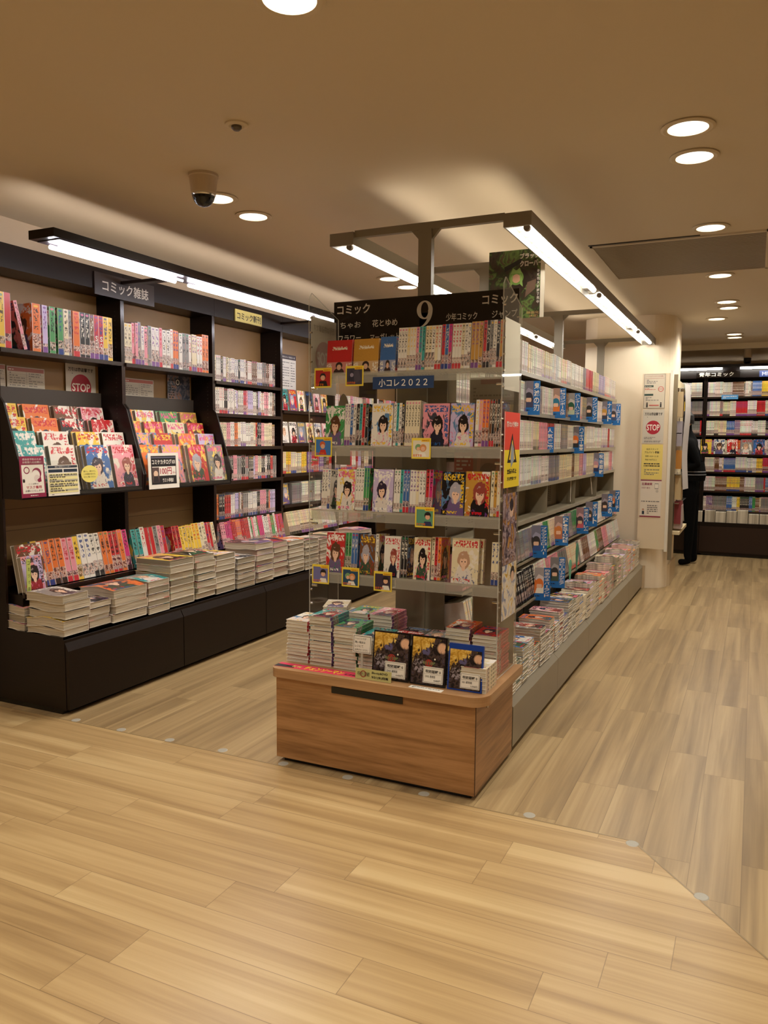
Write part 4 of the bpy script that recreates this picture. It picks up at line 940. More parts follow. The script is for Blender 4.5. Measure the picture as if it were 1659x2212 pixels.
o = sheet('notice_sheet', frame((-.9405, 3.365, 1.63), '-x'), .225, .29, ink((214, 208, 192)), [('l', .1, .5, .8, .4, 8, GRY), ('r', .1, .1, .8, .3, ink((150, 190, 180)))])
tag(o, 'white paper notice seen from behind on the right acrylic panel', 'notice')
o = sheet('poster', frame((-1.8405, 3.36, 1.63), '-x'), .235, .345, ink((206, 200, 186)), STOP)
tag(o, 'shoplifting stop poster seen from behind on the left acrylic panel', 'poster')
mb = MB(); Mb = frame((-1.8385, 3.125, 1.63), '+x') @ Matrix.Translation((.235, 0, 0)) @ Matrix.Scale(-1, 4, (1, 0, 0))
pr = ink((182, 150, 142)); pg = ink((168, 162, 148))
mb.face([Mb @ Vector((.1175 + .08 * math.cos(a), .162 + .08 * math.sin(a), .0002)) for a in [2 * PI * i / 32 for i in range(32)]], pr)
mb.text('STOP', Mb, .047, .131, .141, .062, ink((212, 204, 190)), .0006, .02); mb.text('万引は窃盗罪です', Mb, .02, .283, .195, .031, pg, .0006, .02)
o2 = mb.build('show_through_print', None, (-1.8385, 3.2, 1.63)); o2.parent = o; o2.matrix_parent_inverse = Matrix.Translation(-o.location)

# ------------------------------------------------------------------ black number sign
L = (-1.40, 3.392, 1.9)
t = empty('aisle_sign', L, 'black aisle sign with big number 9 and white Japanese lettering', 'sign')
MB().box((-1.866, 3.388, 1.76), (-.955, 3.396, 2.077), M_sign).build('board', t, L)
M = frame((-1.866, 3.3875, 1.76), '-y')
for st_, a, b, c_, d_, bo in (('コミック', .018, .255, .175, .046, .018), ('コミック', .745, .255, .160, .046, .018), ('ちゃお', .035, .190, .11, .030, .012), ('花とゆめ', .205, .190, .13, .033, .012),
                     ('フラワー', .025, .128, .12, .030, .012), ('マーガレット', .195, .126, .15, .032, .012), ('少年コミック', .575, .196, .148, .034, .012), ('ジャンプ', .790, .196, .115, .034, .012)):
    MB().text(st_, M, a, b, c_, d_, M_sigtxt, .0005, bo).build('lettering', t, L)
mb = MB()
# serif numeral nine
def nine(M, x, y, wd, ht, m):
    n = 40; out = []; inn = []
    for i in range(n):
        a = 2 * PI * i / n
        mo = (x + wd * .5 + wd * .5 * math.cos(a), y + ht * .66 + ht * .34 * math.sin(a)); out.append(mo)
        inn.append((x + wd * .5 + wd * .235 * math.cos(a), y + ht * .66 + ht * .285 * math.sin(a)))
    for i in range(n):
        j = (i + 1) % n; mb.face([M @ Vector((p[0], p[1], .0006)) for p in (out[i], out[j], inn[j], inn[i])], m)
    K = []
    for i in range(13):
        s = i / 12; a = s * PI * .5
        cx = x + wd * (1.0 - .86 * (1 - math.cos(a))); cy = y + ht * (.64 - .63 * math.sin(a)); wv = wd * .26 * (1 - s) + wd * .03
        K.append(((cx, cy), (cx - wv * math.cos(a * .6), cy + wv * math.sin(a) * .9)))
    for i in range(12): mb.face([M @ Vector((p[0], p[1], .0008)) for p in (K[i][0], K[i][1], K[i + 1][1], K[i + 1][0])], m)
nine(M, .432, .172, .078, .122, M_sigtxt)
mb.build('numeral', t, L)
MB().box((-.960, 3.376, 1.95), (-.948, 3.399, 1.956), M_chrome).build('sign_clip', t, L)

# ------------------------------------------------------------------ grey double-sided shelving
GX = -1.4; Y0 = 3.40; BAY = .9; NB = 5; Y1 = Y0 + NB * BAY
L = (GX, 5.6, 0)
t = empty('double_sided_shelving', L, 'long grey metal comic shelving running down the middle', 'shelving')
for i in range(NB):
    a = Y0 + i * BAY
    mb = MB(); mb.box((GX - .012, a, .25), (GX + .012, a + BAY, 1.98), M_grey)
    for cy in (a + .22, a + .27, a + .62, a + .67):
        for k in range(12): mb.box((GX + .0121, cy, .975 + k * .0135), (GX + .0126, cy + .028, .981 + k * .0135), M_greyd)
    mb.build('back_panel', t, L)
    for s in (1, -1):
        b = (s * .455) + GX
        pf = [(GX, .02), (b - s * .012, .02), (b, .03), (b, .215), (b - s * .035, .25), (GX, .25)]
        MB().prism(pf if s > 0 else pf[::-1], M_grey, lambda p, q, k, a=a: (p, a + .0015 + k * (BAY - .003), q)).build('base_panel', t, L)
MB().box((GX - .42, Y0 + .01, 0), (GX + .42, Y1 - .01, .02), M_black).build('toe_kick', t, L)
for i in range(NB + 1):
    a = Y0 + i * BAY
    MB().box((GX - .02, a - .012, .25), (GX + .02, a + .012, 2.0), M_grey).build('upright', t, L)
    if i: 
        MB().box((GX + .02, a - .002, .94), (GX + .155, a + .002, 1.14), M_grey).build('divider_plate', t, L)
RZ = [1.822, 1.592, 1.365, 1.150, .945]
for z in RZ:
    for i in range(NB):
        a = Y0 + i * BAY + .003
        for s in (1, -1):
            mb = MB(); x1 = GX + s * .155; mb.box((min(GX + s * .013, x1), a, z - .014), (max(GX + s * .013, x1), a + BAY - .006, z - .004), M_grey)
            mb.box((min(x1, x1 + s * .008), a, z - .022), (max(x1, x1 + s * .008), a + BAY - .006, z + .002), mat('grey_shelf_lip', (150, 142, 124), .3)); mb.build('shelf', t, L)
TIL = [(.715, -1.205, .14), (.487, -1.165, .20)]
for z, x, ti in TIL:
    for i in range(NB):
        a = Y0 + i * BAY + .003
        MB().box((GX + .013, a, z - .014), (x + .004, a + BAY - .006, z - .002), M_grey).build('shelf', t, L)
        if z > .6: MB().box((GX - .158, a, z - .014), (GX - .013, a + BAY - .006, z - .002), M_grey).build('shelf', t, L)
# end panels facing the display
MB().box((GX - .135, Y0 - .0, .25), (GX + .115, Y0 + .004, 1.98), M_grey).build('end_panel', t, L)
MB().box((GX + .255, Y0 - .004, .25), (-.950, Y0 + .0, 1.70), mat('end_panel_beige', (150, 134, 108), .45)).build('end_panel', t, L)
MB().box((GX + .253, Y0 - .006, .25), (GX + .258, Y0 + .004, 1.70), M_acre).build('panel_edge', t, L)
o = sheet('notice_sheet', frame((-1.17, 3.3835, 1.50), '-y'), .20, .20, ink((196, 188, 168), .3), [('r', .25, .85, .6, .12, ink((176, 140, 124))), ('l', .08, .1, .84, .7, 9, ink((160, 152, 136)))]); tag(o, 'pale text sheet behind the top acrylic shelf, right side', 'notice')
o = sheet('poster', frame((-1.24, 3.3835, 1.255), '-y'), .265, .125, ink((190, 168, 146), .3), [('r', 0, 0, .34, .9, ink((196, 120, 106))), ('l', .04, .1, .26, .7, 5, WH), ('c', .62, .2, .16, ink((150, 140, 120))), ('p', [(.4, .1), (.46, .1), (.48, .95), (.42, .95)], ink((214, 180, 156))), ('p', [(.72, .1), (.78, .1), (.9, .95), (.8, .95)], ink((214, 180, 156)))]); tag(o, 'faded pink poster strip behind the second acrylic shelf', 'poster')
def silhouette(x, z, wd, ht, label):
    pts = [(wd * .5 * math.cos(a), ht * .62 + ht * .38 * math.sin(a)) for a in [i * PI / 12 for i in range(13)]] + [(-wd * .52, 0), (wd * .52, 0)]
    M = frame((x, 3.362, z), '-y'); mb = MB(); mb.prism(pts, M_card, lambda a, b, k: tuple(M @ Vector((a, b, -.002 + .002 * k)))); o = mb.build('standee', None, M.translation)
    MB().prism([(-.02, 0), (.02, 0), (.0, .09)], M_card, lambda a, b, k: tuple(M @ Vector((a, b, -.006 - .003 * k)))).build('strut', o, None) if 0 else None
    tag(o, label, 'standee', 'grey-backed cutouts')
silhouette(-1.56, SZ[2] + .19 - .0, .135, .15, 'grey-backed cutout behind the second shelf, rounded top')
silhouette(-1.80, SZ[2] + .20, .07, .34, 'narrow grey-backed cutout at the left of the second shelf')
silhouette(-1.50, SZ[3] + .19, .145, .14, 'round-topped grey cutout behind the lowest shelf books')

# books on the right side, seven rows
PALW = ['white', 'white', 'white', 'cream', 'white', 'pink', 'white', 'grey', 'white', 'white', 'cream', 'white', 'cream', 'white', 'lilac', 'white', 'red', 'white', 'grey', 'white', 'brown']
FX = GX + .150
rl = ['top row', 'second row', 'third row', 'fourth row', 'sixth row', 'seventh row']
zz = [RZ[0], RZ[1], RZ[2], RZ[3], TIL[0][0], TIL[1][0]]
mass = MASS; r3 = random.Random(5)
NEAR0, NEAR1 = 4.20, 4.98
for k, z in enumerate(zz):
    fx = FX if k < 4 else TIL[k - 4][1]; ti = 0.0 if k < 4 else TIL[k - 4][2]
    pal = PALW if k < 4 else ['black', 'grey', 'white', 'pink', 'white', 'black', 'cream', 'white', 'brown', 'white', 'grey', 'green', 'white', 'lilac']
    args = dict(h=.174, d=.112, tr=(.0135, .0165), pal=pal, tilt=ti)
    for (a, b) in ((Y0 + .02, Y1 - .02),): row('', '', 'y', a, b, fx, z + .001, mass=mass, rng=r3, runs=(6, 24), hv=.004, **args)
# the camera-averse side carries books too
for z in RZ[:4] + [.716]:
    a = Y0 + .02; left = 0
    while a < Y1 - .03:
        if left == 0: left = r3.randint(6, 20); mass.cur = (lin(CN[r3.choice(PALW)]), float(r3.randint(1, 900)))
        mass.box((GX - .150, a, z + .001), (GX - .038, a + .0143, z + .175), M_sidea, fm={'-x': M_spinea, '+z': M_page}); a += .0153; left -= 1

# blue title dividers with pictures
TB = ink((20, 104, 176)); 
def divider(y, z, title, hair, bgc, label, wd=.094, ht=.205, x=FX - .012, yaw=.30, blue_w=.42, plain=False):
    M = frame((x, y, z), '-y') @ Matrix.Rotation(yaw, 4, 'Y')
    sk = ink((232, 190, 160)); it = [('r', 1 - blue_w, 0, blue_w, 1, TB)]
    bk = tuple(int(150 + .35 * (v - 90) + d_) for v, d_ in zip(bgc, (20, 10, 14)))
    if not plain: it += [('r', 0, .22, 1 - blue_w, .78, ink(bk)), ('p', [(.0, .62), (.25, .8), (.58, .72), (.58, 1), (0, 1)], ink(tuple(int(v * .75) for v in bk))), ('r', 0, 0, 1 - blue_w, .22, TB), ('p', [(0, .22), (.12, .22), (.2, .5), (.05, .66), (0, .6)], ink(hair)), ('p', [(.42, .22), (.58, .22), (.58, .48), (.46, .62)], ink(bgc)), ('c', .30, .50, .26, ink(hair), .17), ('c', .30, .44, .17, sk, .11), ('p', [(.05, .22), (.55, .22), (.48, .38), (.14, .38)], ink(bgc)), ('p', [(.16, .50), (.44, .50), (.40, .60), (.2, .60)], ink(hair)), ('v', '集英社', .10, .03, .12, .17, BK_) if 0 else ('l', .06, .05, .3, .12, 2, BK_)]
    it += [('v', title, 1 - blue_w + .08 * blue_w, .10, blue_w * .80, .86, WH)]
    o = sheet('title_divider', M, wd, ht, WH, it, .002); tag(o, label, 'title divider', 'blue title dividers'); return o
dv = [ (4.62, 1.575, '鬼滅の刃', (40, 36, 50), (60, 60, 90), 'dark-haired figure, nearest of second row'), (5.32, 1.575, 'ドラゴンボール超', (30, 110, 140), (220, 120, 50), 'teal-haired orange-suited figure, second row'),
       (5.80, 1.57, 'ハンターハンター', (30, 90, 60), (190, 200, 170), 'green-haired figure, second row middle'), (6.48, 1.575, 'ワンパンマン', (36, 34, 34), (40, 36, 36), 'black figure beside it, second row'),
       (7.18, 1.575, 'ナルト', (200, 150, 60), (60, 60, 80), 'slanted one, second row, beyond the middle'), (7.68, 1.575, 'ワールドトリガー', (60, 50, 50), (50, 70, 110), 'at far right end of second row'),
       (5.98, 1.33, 'ハイキュー!!', (226, 110, 40), (40, 40, 46), 'orange-haired player, third row'), (6.85, 1.12, '呪術廻戦', (190, 140, 150), (40, 50, 90), 'in fourth row right part'),
       (4.70, .71, 'ブラッククローバー', (50, 46, 50), (50, 80, 140), 'nearest in sixth row, dark figure'), (5.30, .715, 'Dr.STONE', (200, 120, 60), (180, 110, 80), 'orange-toned figure, sixth row'), (6.02, .72, '終末のハーレム', (60, 50, 60), (200, 90, 100), 'sixth row, above the green bookend'),
       (6.38, .74, 'ボルト', (70, 60, 50), (50, 60, 90), 'sixth row, slightly slanted'), (7.1, .76, '約束の', (60, 50, 50), (60, 60, 80), 'sixth row, second from far end'), (7.5, .77, 'ブリーチ', (220, 120, 50), (40, 40, 40), 'sixth row, at far end'),
       (4.62, .465, '約束のネバーランド', (226, 120, 50), (240, 236, 220), 'nearest in lowest row, orange-haired child'), (5.02, .475, '僕のヒーローアカデミア', (40, 40, 44), (60, 80, 70), 'lowest row, second from the near end')]
for y, z, tt_, hr, bg, lb in dv:
    x = FX - .010 if z > 1 else (-1.215 if z > .6 else -1.170)
    divider(y, z, tt_, hr, bg, 'blue title divider with white vertical lettering, ' + lb, x=x, ht=.20)
o = divider(5.20, 1.345, '人気連載', (0, 0, 0), (0, 0, 0), 'plain blue pentagon-like divider without picture, third row', wd=.05, ht=.17, blue_w=1.0, plain=True)
# white clips hanging in the empty shelf and the green cutouts
for yy, lb in ((6.05, 'thin white plastic strip hanging in the empty fifth row, left'), (6.92, 'thin white plastic strip hanging slanted in the empty row, right')):
    M = frame((FX - .02, yy, .985), '+x'); o = MB().box((FX - .022, yy, .96), (FX - .019, yy + .012, 1.125), M_white).build('price_rail_strip', None, (FX - .02, yy, .985)); tag(o, lb, 'plastic strip', 'hanging plastic strips')
    if 'right' in lb: o.rotation_euler = (.5, 0, 0)
gr = ink((48, 130, 104))
for (yy, zz_, hh, lb) in ((5.62, .50, .20, 'dark green rounded cutout standing on the book piles, rear'), (5.40, .47, .14, 'light green small cutout standing on the book piles, front')):
    M = frame((-1.12, yy, zz_), '+x'); mb = MB()
    pts = [(.045 * math.cos(a), hh * .72 + hh * .28 * math.sin(a)) for a in [i * PI / 10 for i in range(11)]] + [(-.03, hh * .35), (-.012, 0), (.012, 0), (.03, hh * .4)]
    mb.prism(pts, gr if hh > .15 else ink((90, 176, 140)), lambda a, b, k: tuple(M @ Vector((a, b, -.003 + .003 * k)))); o = mb.build('bookend_cutout', None, M.translation); tag(o, lb, 'cutout')

# piles on the grey base: one deep row, near ones individual
mass = MB(); y = Y0 + .065; k = 0; r4 = random.Random(21); cnt = 0
while y < Y1 - .06:
    seed = r4.randint(1, 900); cn = r4.choice(['black', 'pink', 'orange', 'white', 'grey', 'blue', 'cream', 'lilac', 'red'])
    n = 12 if k == 0 else int(9 + 5 * r4.random() + min(3, (y - 3.4) * .8)); th = .0148
    xc = -1.058 + r4.uniform(-.004, .004)
    if cnt < 140:
        z = .251
        for q in range(n):
            dk = q == n - 1
            M = lie_M((xc + r4.uniform(-.003, .003), y + r4.uniform(-.001, .001)), z, th, .176, PI + r4.uniform(-.012, .012))
            put_book('wrap' if k == 0 else 'wave%d' % ((q + k) % 3), M, (th, .110, .176), cn, seed, 'wrapped_comic', '%s wrapped comic, %s %s pile from near end, grey base' % (cn, 'topmost of' if dk else ordw(q + 1) + ' up in', ordw(k + 1)), 'wrapped comic', 'wrapped comics piled on the grey base')
            z += th * 1.02; cnt += 1
    else:
        mass.cur = (lin(CN[cn]), float(seed)); z = .251
        for q in range(n):
            jx = r4.uniform(-.004, .004); mass.box((xc - .088 + jx, y - .055, z), (xc + .088 + jx, y + .055, z + th * .93), M_wrap, fm={'+z': M_covera if q == n - 1 else M_sidea, '-z': M_sidea, '+y': M_spinea}); z += th * 1.03
    y += .1135; k += 1
for i in range(38):
    n = r4.randint(8, 13); yy = Y0 + .065 + i * .1135
    if yy > Y1 - .06: break
    mass.cur = (lin(CN[r4.choice(['black', 'pink', 'white', 'cream', 'red'])]), float(r4.randint(1, 900)))
    for q in range(n): mass.box((GX - .43, yy - .055, .251 + q * .0153), (GX - .255, yy + .055, .251 + q * .0153 + .0138), M_wrap, fm={'+z': M_covera if q == n - 1 else M_sidea})
tag(mass.build('piled_comics', attrs=True), 'wrapped comic piles along the far half of the grey base', 'comic books', kind='stuff')

# ------------------------------------------------------------------ books piled on the wooden stand
GW = 'wrapped comics piled on the wooden stand'
ZW = .4255
WST = [(-1.822, 3.055, 12, 'white', 'front left corner pile'), (-1.702, 3.05, 14, 'teal', 'second front pile, teal and pink cover'), (-1.578, 3.045, 12, 'green', 'third front pile, green and orange cover'), (-1.458, 3.045, 10, 'teal', 'fourth front pile behind the handwritten card'),
       (-1.770, 3.250, 14, 'cream', 'back left pile, slightly twisted'), (-1.620, 3.250, 13, 'green', 'back pile left of the middle'), (-1.505, 3.255, 13, 'pink', 'back pile with dark spine band'), (-1.375, 3.245, 8, 'grey', 'low dark back pile, left'), (-1.255, 3.245, 8, 'grey', 'low dark back pile, right'),
       (-1.335, 3.05, 10, 'red', 'red pile behind the first disc case'), (-1.215, 3.05, 9, 'green', 'green-orange pile behind the second disc case'), (-1.130, 3.235, 12, 'orange', 'orange-red back pile, tall'), (-1.005, 3.235, 11, 'red', 'dark red back pile by right panel'), (-1.085, 3.055, 8, 'yellow', 'pile with yellow-black spines behind blue case')]
for k, (x, y, n, cn, pl) in enumerate(WST):
    z = ZW
    for q in range(n):
        M = lie_M((x + R.uniform(-.003, .003), y + R.uniform(-.003, .003)), z, .0155, .172, PI / 2 + (.35 if 'twisted' in pl and q > 11 else R.uniform(-.02, .02)))
        put_book('wave%d' % ((q + k) % 3) if q < n - 3 else 'wrap', M, (.0155, .112, .172), cn, 500 + k * 11, 'wrapped_comic', '%s wrapped comic, %s in %s, wooden stand' % (cn, 'top' if q == n - 1 else ordw(q + 1) + ' up', pl), 'wrapped comic', GW); z += .0157
for q in range(6):
    M = lie_M((-.975, 2.985), ZW + q * .0165, .0162, .15, PI / 2 + .02); put_book('comic', M, (.0162, .106, .15), 'cream', 640, 'comic_book', 'small cream-edged comic, %s in pile right of the blue case' % ('top' if q == 5 else ordw(q + 1) + ' up'), 'comic book', 'small comics right of the blue case')
# disc cases
def disc(x, wd, ht, col, label, blu=False, cardx=.35):
    M = frame((x, 2.905, ZW + .001), '-y') @ Matrix.Rotation(-.13, 4, 'X'); T = .014
    mb = MB(); mb.box((0, 0, -T), (wd, ht, 0), col, M); t = mb.build('disc_case', None, M.translation); tag(t, label, 'disc case', 'disc cases on the wooden stand')
    m = .006; W2 = wd - 2 * m; H2 = ht - 2 * m - (.016 if blu else 0)
    Mi = M @ Matrix.Translation((m, m, .0008)); gd = ink((214, 170, 70)); dk = ink((40, 34, 34)); d2 = ink((70, 62, 66)); sk = ink((222, 180, 150))
    it = [('r', 0, 0, 1, 1, M_disc), ('c', .52, .45, .115, ink((160, 44, 36))), ('c', .52, .45, .088, ink((56, 50, 44))), ('t', '呪術廻戦', .34, .42, .38, .07, ink((120, 130, 84)), .02), ('t', '0', .46, .38, .11, .14, ink((170, 50, 40)), .02), ('c', .7, .55, .025, WH)]
    cv = sheet('cover_sheet', Mi, W2, H2, ink((38, 32, 34), .2), it, .0006); cv.parent = t; cv.matrix_parent_inverse = Matrix.Translation(-t.location)
    if blu:
        tb = MB(); tb.box((0, ht - .017, -T - .001), (wd, ht, .0012), ink((24, 60, 150), .25), M); tb.build('blue_top_band', t)
    Mc = M @ Matrix.Translation((wd * cardx, .012, .004)); c1 = [('r', .04, .05, .92, .015, BK_), ('r', .04, .93, .92, .015, BK_), ('r', .03, .05, .014, .9, BK_), ('r', .955, .05, .014, .9, BK_), ('t', '呪術廻戦 0', .12, .62, .76, .20, BK_, .02), ('t', 'BD 通常版' if blu else 'DVD 通常版', .12, .33, .50, .16, BK_), ('t', '5,500円' if blu else '4,400円', .55, .12, .34, .13, BK_), ('r', .06, .56, .86, .012, GRY)]
    pc = sheet('price_card', Mc, wd * .56, ht * .33, WH, c1, .001); tag(pc, 'handwritten white price card on the %s' % label.split(',')[0], 'price card', 'price cards on disc cases'); return t
blk = ink((16, 14, 16), .2)
disc(-1.420, .168, .200, blk, 'black disc case with gold-brown artwork, leftmost of three', cardx=.36)
disc(-1.246, .155, .200, blk, 'black disc case with gold-brown artwork, middle of three', cardx=.38)
disc(-1.082, .145, .185, ink((28, 64, 150), .2), 'blue-topped disc case with gold-brown artwork, rightmost of three', True, cardx=.38)
MB2 = None
# banner strip, cards, label
M = frame((-1.885, 2.875, ZW), '+z'); o = sheet('banner_strip', M, .475, .062, ink((222, 48, 90)), [('p', [(0, .0), (.2, .1), (.2, .5), (0, .6)], BK_), ('t', '新刊', .17, .25, .09, .40, YEL, .02), ('t', 'チェンソーマン', .30, .12, .40, .70, ink((246, 214, 40)), .04), ('t', '第二部 開幕コミックス', .72, .15, .24, .4, BK_)], .0008)
tag(o, 'pink banner strip with yellow lettering along the stand edge', 'banner')
c = (-1.462, 2.945, .50)
t = empty('handwritten_card', (-1.47, 2.94, ZW), 'small handwritten white card on a clear clip before the wrapped piles', 'card')
sheet('card', frame((-1.525, 2.935, .515), '-y', .08), .088, .078, WH, [('r', .05, .05, .9, .02, BK_), ('r', .05, .92, .9, .02, BK_), ('r', .04, .05, .02, .88, BK_), ('r', .94, .05, .02, .88, BK_), ('t', 'シュリンクが', .12, .74, .6, .11, BK_), ('t', '無い場合は', .12, .53, .55, .13, BK_), ('t', 'レジにて', .12, .32, .45, .13, BK_), ('t', 'お声がけください', .12, .12, .72, .12, BK_)], .001, t)
MB().box((-1.487, 2.9365, .43), (-1.477, 2.9395, .53), M_acre).build('clip', t, (-1.47, 2.94, ZW)); MB().box((-1.50, 2.92, ZW), (-1.462, 2.95, .431), M_acre).build('foot', t, (-1.47, 2.94, ZW))
o = sheet('gold_label', frame((-1.478, 2.868, ZW + .001), '-y', .15), .165, .044, ink((190, 184, 120)), [('c', .22, .5, .085, ink((150, 50, 40))), ('c', .22, .5, .062, ink((190, 184, 120))), ('t', '呪術廻戦', .06, .30, .34, .40, BK_), ('t', 'Blu-ray&DVD', .46, .56, .44, .26, BK_, .02), ('t', '9/21(水)発売', .46, .16, .46, .28, BK_, .03)], .0015)
tag(o, 'gold release-date label leaning on the stand edge before the left disc case', 'label')
o = sheet('paper_label', frame((-1.232, 2.858, ZW), '+z') @ Matrix.Rotation(-.05, 4, 'Z'), .145, .032, WH, [('l', .08, .2, .84, .6, 2, BK_)], .0008); tag(o, 'small white printed label lying at the stand edge under the disc cases', 'label')

# ------------------------------------------------------------------ ceiling-high light frame on the shelving
L = (GX, 5.6, 2.0)
t = empty('gantry_light', L, 'grey metal light gantry on posts above the middle shelving', 'light fixture')
for x0, x1 in ((-1.885, -1.760), (-1.030, -.907)):
    mb = MB(); mb.box((x0, 3.38, 2.385), (x1, 7.96, 2.396), M_frame)
    for a in (x0, x1 - .006): mb.box((a, 3.38, 2.338), (a + .006, 7.96, 2.385), M_frame)
    mb.box((x0 + .006, 3.38, 2.338), (x1 - .006, 3.392, 2.385), M_frame); mb.box((x0 + .006, 7.948, 2.338), (x1 - .006, 7.96, 2.385), M_frame)
    mb.build('housing', t, L)
    mb = MB().box((x0 + .006, 3.392, 2.372), (x1 - .006, 7.948, 2.3845), M_refl)
    for k in range(0, 40): mb.box((x0 + .008, 3.5 + k * .11, 2.366), (x1 - .008, 3.5 + k * .11 + .0015, 2.3735), mat('louvre_grey', (190, 184, 172), .4))
    mb.build('reflector', t, L)
    xt = x1 - .045 if x0 > -1.5 else x0 + .055
    for a, b in ((3.46, 5.08), (5.22, 6.95), (7.06, 7.92)):
        MB().tube((xt, a + .03, 2.352), (xt, b - .03, 2.352), .014, M_tube, 12).build('tube', t, L)
        for q in (a + .012, b - .03): MB().tube((xt, q, 2.352), (xt, q + .020, 2.352), .0155, M_tubec, 12).build('tube_socket', t, L)
for yy in (3.41, 4.29, 6.09, 7.88):
    MB().box((-1.760, yy - .014, 2.372), (-1.030, yy + .014, 2.404), M_frame).build('crossbar', t, L)
    MB().box((GX - .032, yy - .018, 1.985), (GX + .032, yy + .018, 2.372), M_frame).build('post', t, L)
    pf = [(-.07, 2.372), (.07, 2.372), (.032, 2.33), (-.032, 2.33)]
    MB().prism(pf, M_frame, lambda a, b, k, yy=yy: (GX + a, yy - .010 + .02 * k, b)).build('gusset', t, L)
    MB().prism([(-.032, 2.05), (.032, 2.05), (.07, 1.99), (-.07, 1.99)], M_frame, lambda a, b, k, yy=yy: (GX + a, yy - .010 + .02 * k, b)).build('gusset', t, L)
add_uplight(-1.09, 3.5, 7.9, 2.41, .03, K_UP, -.75, 2.2, (1.0, .86, .66))
add_uplight(-1.70, 3.5, 7.9, 2.41, .03, K_UP, .75, 2.2, (1.0, .88, .72))

# hanging poster behind the sign
sk = ink((196, 150, 124)); g1 = ink((96, 132, 56)); g2 = ink((130, 160, 84)); br = ink((58, 42, 34)); b2 = ink((96, 74, 58)); SIL = ink((196, 188, 176))
o = sheet('hanging_poster', frame((-1.375, 4.262, 2.085), '-y'), .31, .365, A_for, [('p', [(.28, .36), (.36, .55), (.46, .70), (.56, .74), (.66, .70), (.74, .60), (.80, .52), (.70, .50), (.62, .40), (.50, .32), (.38, .30)], A_for), ('c', .50, .60, .13, ink((104, 138, 62))), ('c', .50, .585, .075, sk), ('p', [(.40, .66), (.60, .66), (.56, .74), (.50, .70), (.44, .74)], g2), ('p', [(.40, .60), (.44, .66), (.43, .50), (.38, .46)], g2), ('p', [(.60, .60), (.56, .66), (.57, .50), (.62, .46)], g2),
     ('p', [(.28, .76), (.60, .88), (.60, .81), (.29, .69)], BK_), ('p', [(.66, .30), (.84, .42), (.86, .56), (.70, .52)], b2), ('t', 'ブラック', .56, .86, .34, .085, SIL, .05), ('t', 'クローバー', .56, .75, .40, .09, SIL, .05), ('t', '映画化', .70, .055, .22, .04, ink((190, 150, 100))), ('t', '決定!', .74, .01, .16, .035, ink((190, 150, 100))), ('v', '最新刊大好評発売中', .87, .2, .045, .5, SIL), ('r', .93, 0, .07, 1, ink((206, 196, 176)))], .002)
tag(o, 'dark green fantasy poster hung from the light frame behind the sign', 'poster')

# ------------------------------------------------------------------ notice board on the pillar
L = (-.87, 7.86, 1.2)
t = empty('notice_board', L, 'tall cream notice board on the pillar with four notices', 'notice board')
MB().box((-1.000, 7.86, .40), (-.752, 7.885, 2.06), mat('board_cream', (222, 206, 178), .5)).build('board', t, L)
MB().box((-.752, 7.855, .38), (-.726, 7.905, 2.085), M_white).build('corner_trim', t, L)
def bs(z0, z1, bg, items, label, x0=-.985, x1=-.795):
    o = sheet('notice', frame((x0, 7.857, z0), '-y'), x1 - x0, z1 - z0, bg, items); tag(o, label, 'notice'); return o
PG = ink((206, 196, 176))
bs(1.735, 2.055, PG, [('r', 0, 0, 1, .008, GRY), ('r', 0, .99, 1, .01, GRY), ('r', 0, 0, .015, 1, GRY), ('r', .985, 0, .015, 1, GRY), ('t', 'ソーシャルディスタンスのお願い', .08, .91, .84, .05, ink((170, 90, 80))), ('r', .05, .87, .9, .005, RED), ('l', .12, .72, .76, .13, 3, GRY), ('r', .03, .62, .42, .055, ink((40, 66, 56))), ('l', .05, .635, .3, .02, 1, WH), ('l', .05, .54, .5, .05, 2, ink((190, 60, 50))), ('c', .80, .56, .13, ink((190, 60, 60))), ('c', .80, .56, .105, PG), ('r', .70, .555, .2, .012, ink((190, 60, 60))), ('r', .03, .37, .42, .055, ink((40, 66, 56))), ('l', .1, .22, .8, .12, 3, GRY),
     ('c', .17, .155, .035, BK_), ('r', .135, .03, .07, .10, BK_), ('c', .82, .155, .035, BK_), ('r', .785, .03, .07, .10, BK_), ('r', .27, .08, .46, .022, ink((200, 60, 60)))], 'distancing notice with two black figures, topmost on the pillar board')
bs(1.405, 1.725, ink((204, 198, 184)), STOP, 'stop shoplifting notice with red disc on the pillar board')
bs(1.065, 1.395, ink((232, 212, 120)), [('t', 'つつじ書店松戸店' if 0 else '当店スタッフ', .22, .84, .56, .055, BK_), ('t', 'アルバイト募集！', .14, .74, .72, .07, BK_, .01), ('t', '時間 10:00～21:30', .18, .64, .62, .05, BK_), ('t', '時給 900円以上', .18, .54, .55, .05, BK_), ('l', .12, .36, .76, .12, 2, BK_), ('l', .15, .12, .74, .18, 4, GRY)], 'yellow staff recruitment notice on the pillar board')
bs(.705, 1.06, ink((226, 216, 200)), [('r', 0, .975, 1, .025, MAR), ('t', '在庫検索', .06, .85, .5, .075, MAR, .02), ('t', 'お取り置き', .06, .76, .4, .045, MAR), ('r', .68, .76, .18, .15, ink((150, 146, 140))), ('r', .69, .78, .16, .11, ink((232, 224, 210))), ('c', .80, .70, .07, ink((200, 190, 176))), ('l', .06, .40, .86, .05, 1, GRY), ('c', .16, .20, .05, sk), ('r', .11, .07, .11, .09, ink((40, 54, 66))), ('l', .35, .08, .5, .26, 5, GRY), ('r', 0, 0, 1, .03, MAR)], 'maroon-edged stock search notice, lowest on the pillar board')

